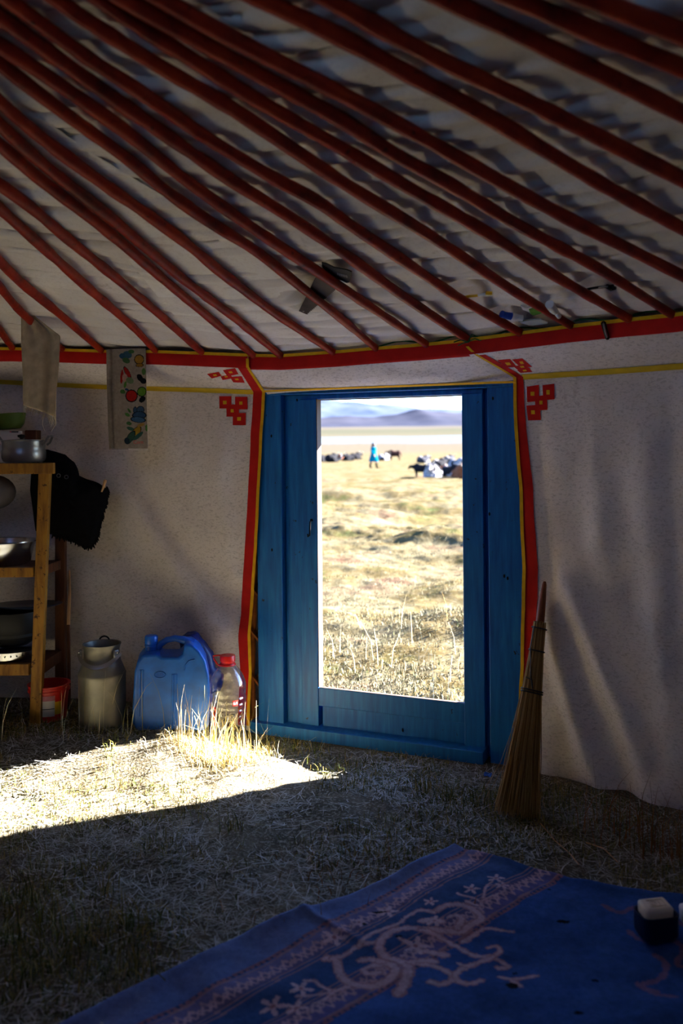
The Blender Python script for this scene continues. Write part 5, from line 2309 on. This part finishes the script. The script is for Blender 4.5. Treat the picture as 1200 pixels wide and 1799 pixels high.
def scatter(n, seed, x0, x1, y0, y1, dens=None):
    r = np.random.default_rng(seed)
    x, y = r.uniform(x0, x1, n), r.uniform(y0, y1, n)
    th, rr = polar(x, y)
    sdd = (x - DA[0]) * DN[0] + (y - DA[1]) * DN[1]
    ok = (rr < RW(th) - 0.05) & (sdd > 0.09) & ~on_rug(x, y)
    if dens is not None:
        ok &= r.uniform(0, 1, n) < dens(x, y)
    x, y = x[ok], y[ok]
    return np.stack([x, y, gz(x, y)], -1)


dn = lambda x, y: np.clip(fbm(x * 3.5, y * 3.5, 3, 300) * 4.5 + .6, .10, 1)
P = scatter(80000, 1, -2.6, 1.9, 1.2, 3.9, dn)
P[:, 2] += np.random.default_rng(4).uniform(0, .010, len(P))
straws('straw_litter', P, .050, .0018, m_straw, 'trampled dry straw covering the floor', 'straw', 3)
P = scatter(90000, 2, -2.6, 1.9, 1.2, 3.9, lambda x, y: np.clip(fbm(x * 3.5, y * 3.5, 3, 310) * 6 + .45, .03, 1))
blades('short_grass', P, .032, .0028, .8, m_grass, 'short green grass growing on the floor', 'grass', seed=5)


def tuft(name, spots, n, h, w, lean, mat, label, seed, spread, k=4, cat='grass'):
    r = np.random.default_rng(seed)
    out = []
    hs = []
    for (x, y, s_, m) in spots:
        g = ground(x, y, 0.03)
        xx = g[0] + r.normal(0, spread * s_, int(n * m))
        yy = g[1] + r.normal(0, spread * .6 * s_, int(n * m))
        out.append(np.stack([xx, yy, gz(xx, yy)], -1))
        hs.append(h * r.uniform(.35, 1.1, int(n * m)))
    return blades(name, np.concatenate(out), np.concatenate(hs), w, lean, mat, label, cat, seed=seed, k=k)


tuft('tall_grass_tuft', [(380, 1322, 1, 1)], 120, .22, .0030, .26, m_stem, 'tall sunlit tuft of dry grass in front of the bottle', 11, .075)
tuft('grass_mound', [(375, 1335, 1, 1)], 1500, .06, .0028, .8, m_stem, 'short matted grass mound in the sunlight', 12, .09)
tuft('tall_grass_stems', [(110, 1320, 1, 1), (190, 1320, 1, .8), (270, 1310, .8, .8), (440, 1330, .6, .5), (30, 1330, 1, .4)], 12, .26, .0026, .30, m_stem, 'sparse tall dry stems in front of can and bucket', 13, .08)
tuft('green_tufts', [(30, 1560, 1, 1), (235, 1610, 1, 1), (140, 1640, 1, .8), (60, 1690, 1.2, 1), (180, 1560, 1, .5), (410, 1440, .5, .3), (20, 1640, 1, 1), (250, 1690, 1, .6), (90, 1600, 1, .7)], 60, .085, .0036, .5, m_grass, 'dark green grass tufts at the left front of the floor', 14, .045)
tuft('door_grass_tuft', [(770, 1385, 1, 1), (820, 1392, 1, 1), (850, 1400, .8, .6), (745, 1370, .8, .6)], 60, .085, .0032, .55, m_grass, 'ochre grass tuft by the door threshold', 15, .05)
tuft('rusty_grass_clump', [(1110, 1465, 1.2, 1), (1170, 1480, 1.2, 1), (1050, 1440, .8, .4), (1200, 1490, 1, 1)], 38, .20, .003, .3, m_rust, 'rust brown dry grass along the right wall', 16, .05)
tuft('wall_grass', [(960, 1400, 1, 1), (985, 1415, 1, 1)], 22, .14, .0025, .5, m_grass, 'thin grass between the broom and the right wall', 17, .05)
tuft('edge_grass', [(600, 1530, 2, 1), (640, 1500, 2, 1), (500, 1600, 1.5, .6)], 50, .05, .003, .6, m_rust, 'low brown grass beside the rug edge', 18, .06)
# three pale loose stalks on the ground
for i, (pp_, lb_) in enumerate((([(950, 1452), (975, 1482), (1000, 1503), (1017, 1522)], 'long pale straw stalk lying behind the rug'),
                                ([(1030, 1488), (1060, 1498), (1085, 1520)], 'short bent straw stalk on the dark grass by the right wall'))):
    mb = MB()
    mb.tube([ground(x, y, 0.0) * np.array([1, 1, 0]) + np.array([0, 0, float(gz(*ground(x, y, 0.0)[:2])) + .012]) for x, y in pp_], 0.0016, 5)
    tag(build('straw_stalk', mb, m_wood), lb_, 'straw')

# outside grass near the door
r = np.random.default_rng(21)
n = 60000
dd = 3.95 + (r.uniform(0, 1, n) ** 1.7) * 13
aa = np.radians(r.uniform(-12, 22, n))
x, y = np.sin(aa) * dd, np.cos(aa) * dd
s_o = (x - DA[0]) * -DN[0] + (y - DA[1]) * -DN[1]
ok = (s_o > 0.28) & (polar(x, y)[1] > 3.3) & (r.uniform(0, 1, n) < np.clip(fbm(x * 1.1, y * 1.1, 3, 400) * 3 + .6, .1, 1))
x, y, dd = x[ok], y[ok], dd[ok]
m_outg = blade_mat('steppe_grass', [(0, srgb(66, 58, 38)), (0.4, srgb(90, 83, 62)), (0.7, srgb(110, 104, 86)), (1, srgb(60, 68, 32))])
blades('steppe_grass', np.stack([x, y, tz(x, y)], -1), .032, .006, 1.0, m_outg, 'dry tufted grass on the steppe outside the door', 'grass', seed=22)
x = np.concatenate([r.normal(g[0], .22, 14) for g in (ground(650, 1180, -.05), ground(700, 1150, -.08), ground(590, 1190, -.05), ground(760, 1200, -.05))])
y = np.concatenate([r.normal(g[1], .25, 14) for g in (ground(650, 1180, -.05), ground(700, 1150, -.08), ground(590, 1190, -.05), ground(760, 1200, -.05))])
ok = ((x - DA[0]) * -DN[0] + (y - DA[1]) * -DN[1] > .3) & (polar(x, y)[1] > 3.3)
x, y = x[ok], y[ok]
blades('seed_stems', np.stack([x, y, tz(x, y)], -1), .20, .003, .25, m_stem, 'tall seed stems standing outside the door', 'grass', seed=23)

# ------------------------------------------------------------------ animals and herder
def fur(name, dark, light, thr, scale=1.6):
    M = Mat(name, 0.95, 0.03)
    f = M.noise(M.coord(), scale, 2, .4, .3)
    c = M.ramp(f, [(thr - .015, dark), (thr + .015, light)])
    h = M.noise(M.coord((1, 1, .25)), 26, 3)
    c = M.mix(M.ramp(h, [(.35, (.35, .35, .35, 1)), (.65, (0, 0, 0, 1))]), c, (0.01, 0.01, 0.01, 1))
    M.color(c)
    M.bump(h, .6, .03)
    return M.m


K, Wt, Br, Or, Gy = srgb(16, 15, 19), srgb(112, 109, 112), srgb(42, 24, 20), srgb(96, 54, 33), srgb(40, 40, 46)
furs = {'black': fur('black_fur', K, K, .5), 'blackwhite': fur('black_white_fur', K, Wt, .60), 'whiteblack': fur('white_black_fur', K, Wt, .42), 'brown': fur('brown_fur', Br, Br, .5),
        'brownwhite': fur('brown_white_fur', Br, Wt, .66), 'orange': fur('orange_fur', Or, Or, .5), 'grey': fur('grey_white_fur', Gy, Wt, .6), 'tan': fur('tan_fur', Or, Wt, .5)}
m_horn = simple('horn', srgb(120, 112, 100), .5, .2, 10)


def animal_mesh(pose):
    mb = MB()
    if pose == 'lying':
        mb.ell((0, 0, .42), (.92, .44, .42), 20, 12)
        mb.ell((.42, 0, .62), (.42, .34, .40), 16, 10)
        mb.ell((-.55, .05, .48), (.46, .44, .40), 16, 10)
        mb.ell((0, 0, .16), (.98, .52, .2), 20, 8)
        mb.tube([(.60, 0, .66), (.9, .03, .70), (1.12, .05, .74)], [.30, .22, .17], 12)
        mb.ell((1.20, .05, .72), (.20, .14, .16), 14, 9)
        mb.tube([(1.22, .05, .70), (1.40, .06, .60), (1.50, .06, .55)], [.13, .10, .085], 10)
        for sg in (-1, 1):
            mb.tube([(.48, sg * .30, .3), (.80, sg * .34, .14), (.95, sg * .30, .10), (.62, sg * .26, .07)], [.15, .10, .08, .06], 8)
            mb.tube([(-.62, sg * .36, .42), (-.20, sg * .50, .26), (-.52, sg * .52, .10), (-.2, sg * .5, .07)], [.22, .14, .09, .06], 8)
            mb.ell((1.14, .05 + sg * .17, .78), (.05, .10, .05), 8, 6)
        mb.tube([(-.92, 0, .62), (-1.06, .06, .4), (-1.08, .12, .12)], [.06, .06, .09], 8)
    else:
        mb.ell((0, 0, .92), (.82, .36, .36), 20, 12)
        mb.ell((.40, 0, 1.06), (.40, .30, .36), 16, 10)
        mb.ell((-.52, 0, .98), (.40, .34, .36), 16, 10)
        mb.ell((0, 0, .72), (.74, .33, .20), 18, 8)
        mb.tube([(.58, 0, 1.06), (.86, 0, 1.08), (1.04, 0, 1.10)], [.27, .19, .15], 12)
        mb.ell((1.10, 0, 1.10), (.18, .13, .15), 14, 9)
        mb.tube([(1.12, 0, 1.06), (1.28, 0, .94), (1.36, 0, .88)], [.12, .095, .08], 10)
        for sg in (-1, 1):
            mb.tube([(.48, sg * .20, .86), (.50, sg * .21, .48), (.47, sg * .21, .36), (.49, sg * .21, .10), (.52, sg * .21, .03)], [.15, .085, .075, .05, .075], 8)
            mb.tube([(-.55, sg * .20, .92), (-.48, sg * .22, .62), (-.70, sg * .22, .40), (-.66, sg * .22, .10), (-.62, sg * .22, .03)], [.2, .13, .075, .05, .075], 8)
            mb.ell((1.04, sg * .17, 1.16), (.05, .10, .05), 8, 6)
        mb.tube([(-.86, 0, 1.10), (-.98, 0, .9), (-.98, 0, .5)], [.05, .045, .07], 8)
    return mb


SRC = {}


def make_body(pose):
    mb = animal_mesh(pose)
    o = build('animal_source', mb, None, base=(0, 0, 0), smooth=True)
    m = o.modifiers.new('skin', 'REMESH')
    m.mode = 'VOXEL'
    m.voxel_size = 0.04
    m.use_smooth_shade = True
    s = o.modifiers.new('soft', 'SMOOTH')
    s.factor = .6
    s.iterations = 4
    dg = bpy.context.evaluated_depsgraph_get()
    dg.update()
    me = bpy.data.meshes.new_from_object(o.evaluated_get(dg))
    me.polygons.foreach_set('use_smooth', [True] * len(me.polygons))
    me.name = 'animal_' + pose
    bpy.data.objects.remove(o)
    return me


for p_ in ('lying', 'standing'):
    SRC[p_] = make_body(p_)
HORN = {}
for p_, hx_, hz_, hy_ in (('lying', 1.16, .86, .05), ('standing', 1.06, 1.24, 0.0)):
    for sg in (-1, 1):
        mb = MB()
        mb.tube([(hx_, hy_ + sg * .08, hz_ - .03), (hx_ + .02, hy_ + sg * .22, hz_ + .02), (hx_ + .06, hy_ + sg * .28, hz_ + .14), (hx_ + .02, hy_ + sg * .22, hz_ + .26)], [.035, .03, .022, .006], 8)
        HORN[(p_, sg)] = mb


def animal(name, cat, label, x, yb, Y, rot, furk, pose, scale, horns=True, group=None):
    p = at(x, yb, Y)
    p[2] = float(tz(p[0], p[1])) - 0.02
    e = empty(name, p, math.radians(rot))
    e.scale = (scale,) * 3
    tag(e, label, cat, group)
    me = SRC[pose].copy()
    me.materials.clear()
    me.materials.append(furs[furk])
    o = bpy.data.objects.new('body', me)
    COL.objects.link(o)
    o.parent = e
    if horns:
        for sg in (-1, 1):
            build('horn', HORN[(pose, sg)], m_horn, e, local=True)
    return e


# x, row of the ground contact, distance
def dist(row, z=-.1):
    return (EYE - z) * F / (row - YH)


G = 'yaks resting outside'
animal('yak', 'yak', 'black yak lying at the left edge of the doorway view', 565, 810, 92, 250, 'black', 'lying', .85, group=G)
animal('yak', 'yak', 'larger black yak lying second from the left doorpost', 583, 812, 88, 62, 'black', 'lying', .95, group=G)
animal('yak', 'yak', 'tan and white yak lying between the black yaks on the left', 598, 808, 104, 100, 'tan', 'lying', .8, group=G)
animal('yak', 'yak', 'black yak lying alone to the left of the walking herder', 612, 809, 98, 236, 'black', 'lying', .9, group=G)
animal('yak', 'yak', 'black yak lying nearest to the left side of the herder', 625, 807, 108, 48, 'black', 'lying', .95, group=G)
animal('yak', 'yak', 'white and black yak lying just right of the herder', 674, 809, 98, 50, 'whiteblack', 'lying', .85, group=G)
animal('cow', 'cow', 'brown cow standing behind the herder with its head to the left', 693, 808, 100, 196, 'brownwhite', 'standing', .88, horns=False)
animal('yak', 'yak', 'grey and white yak lying apart above the crowded group', 744, 813, 78, 42, 'grey', 'lying', .72, group=G)
animal('yak', 'yak', 'small black yak calf standing at the left of the crowded group', 740, 840, 39.5, 160, 'black', 'standing', .46, horns=False, group=G)
animal('yak', 'yak', 'big white and black yak lying in front of the crowded group', 759, 843, 38, 255, 'whiteblack', 'lying', .72, group=G)
animal('yak', 'yak', 'black yak lying behind the big white and black yak', 772, 824, 55, 50, 'blackwhite', 'lying', .7, group=G)
animal('yak', 'yak', 'dark yak lying farthest back in the crowded group', 789, 815, 72, 60, 'grey', 'lying', .8, group=G)
animal('yak', 'yak', 'brown calf lying in the middle of the crowded group', 779, 840, 41.5, 285, 'orange', 'lying', .48, horns=False, group=G)
animal('yak', 'yak', 'black yak with white patches lying right of the brown calf', 793, 841, 39.2, 300, 'blackwhite', 'lying', .62, group=G)
animal('yak', 'yak', 'white yak lying behind the orange brown yak by the right doorpost', 804, 826, 53, 300, 'whiteblack', 'lying', .75, group=G)
animal('yak', 'yak', 'orange brown yak lying against the right edge of the doorway view', 811, 845, 36.5, 270, 'orange', 'lying', .66, group=G)

# the herder, walking away to the right
Hd = 58.0
hp = at(656, 822, Hd)
hp[2] = float(tz(hp[0], hp[1])) - 0.01
pe = empty('person', hp, math.radians(-35))
tag(pe, 'person in a long teal coat walking among the resting yaks', 'person')
m_skin = simple('skin', srgb(150, 100, 78), .6, .08, 20)
m_hair = simple('dark_hair', srgb(24, 20, 26), .6, .2, 30)
m_coat = simple('teal_coat', srgb(3, 74, 92), .95, .2, 5, spec=0.0)
m_boot = simple('dark_boots', srgb(14, 13, 15), .9, .2, 20, spec=0.0)
mb = MB()
mb.ell((0, 0, 1.02), (.15, .19, .20), 14, 9)
mb.ell((.02, 0, 1.28), (.13, .19, .22), 14, 9)
mb.tube([(.02, 0, 1.40), (.04, 0, 1.50)], [.065, .055], 10)
mb.ell((.06, 0, 1.585), (.105, .082, .12), 14, 10)
mb.ell((.165, 0, 1.575), (.022, .016, .022), 8, 6)
for sg, fx_, lift_ in ((1, .26, .0), (-1, -.26, .04)):
    mb.tube([(0, sg * .09, .98), (fx_ * .5 + .03, sg * .09, .52), (fx_ * .8, sg * .09, .12 + lift_), (fx_ * .8, sg * .09, .05 + lift_), (fx_ * .8 + .14, sg * .09, .04 + lift_ * .6)], [.10, .065, .045, .05, .035], 10)
for sg, sw in ((1, -.16), (-1, .20)):
    mb.tube([(.02, sg * .19, 1.38), (sw * .3, sg * .25, 1.12), (sw + .04, sg * .25, .90), (sw + .08, sg * .24, .83)], [.06, .048, .036, .03], 10)
    for q_ in range(5):
        a0 = np.array([sw + .08, sg * .24, .83])
        mb.tube([a0, a0 + np.array([.01 + .012 * q_, sg * .01, -.04]), a0 + np.array([.022 + .010 * q_, 0, -.09 + .008 * abs(q_ - 2)])], [.012, .009, .007], 6)
o = build('body', mb, m_skin, pe, local=True)
mo = o.modifiers.new('skin', 'REMESH')
mo.mode = 'VOXEL'
mo.voxel_size = 0.012
mo.use_smooth_shade = True
mb = MB()
mb.lathe([(.075, 1.47), (.12, 1.45), (.20, 1.40), (.205, 1.25), (.185, 1.08), (.20, .98), (.25, .7), (.29, .46), (.285, .45), (.2, .9)], (0.02, 0, 0), 28, sx=.9)
mb.v[0][:, 0] += np.where(mb.v[0][:, 2] < .9, .06 * np.sin(mb.v[0][:, 1] * 9), 0)
ct = build('coat', mb, m_coat, pe, local=True)
for sg, sw in ((1, -.16), (-1, .20)):
    mb = MB()
    mb.tube([(.02, sg * .165, 1.40), (sw * .3, sg * .245, 1.12), (sw + .03, sg * .245, .92)], [.085, .068, .062], 12)
    build('sleeve', mb, m_coat, ct, local=True)
mb = MB()
mb.ell((.035, 0, 1.625), (.125, .105, .115), 14, 10)
mb.tube([(-.07, 0, 1.60), (-.11, 0, 1.48), (-.12, 0, 1.30)], [.06, .05, .025], 8)
build('hair', mb, m_hair, pe, local=True)
for sg, fx_, lift_ in ((1, .26, .0), (-1, -.26, .04)):
    mb = MB()
    mb.tube([(fx_ * .62 + .02, sg * .09, .38), (fx_ * .8, sg * .09, .12 + lift_), (fx_ * .8, sg * .09, .055 + lift_), (fx_ * .8 + .15, sg * .09, .045 + lift_ * .6)], [.072, .06, .062, .045], 10)
    build('boot', mb, m_boot, pe, local=True)
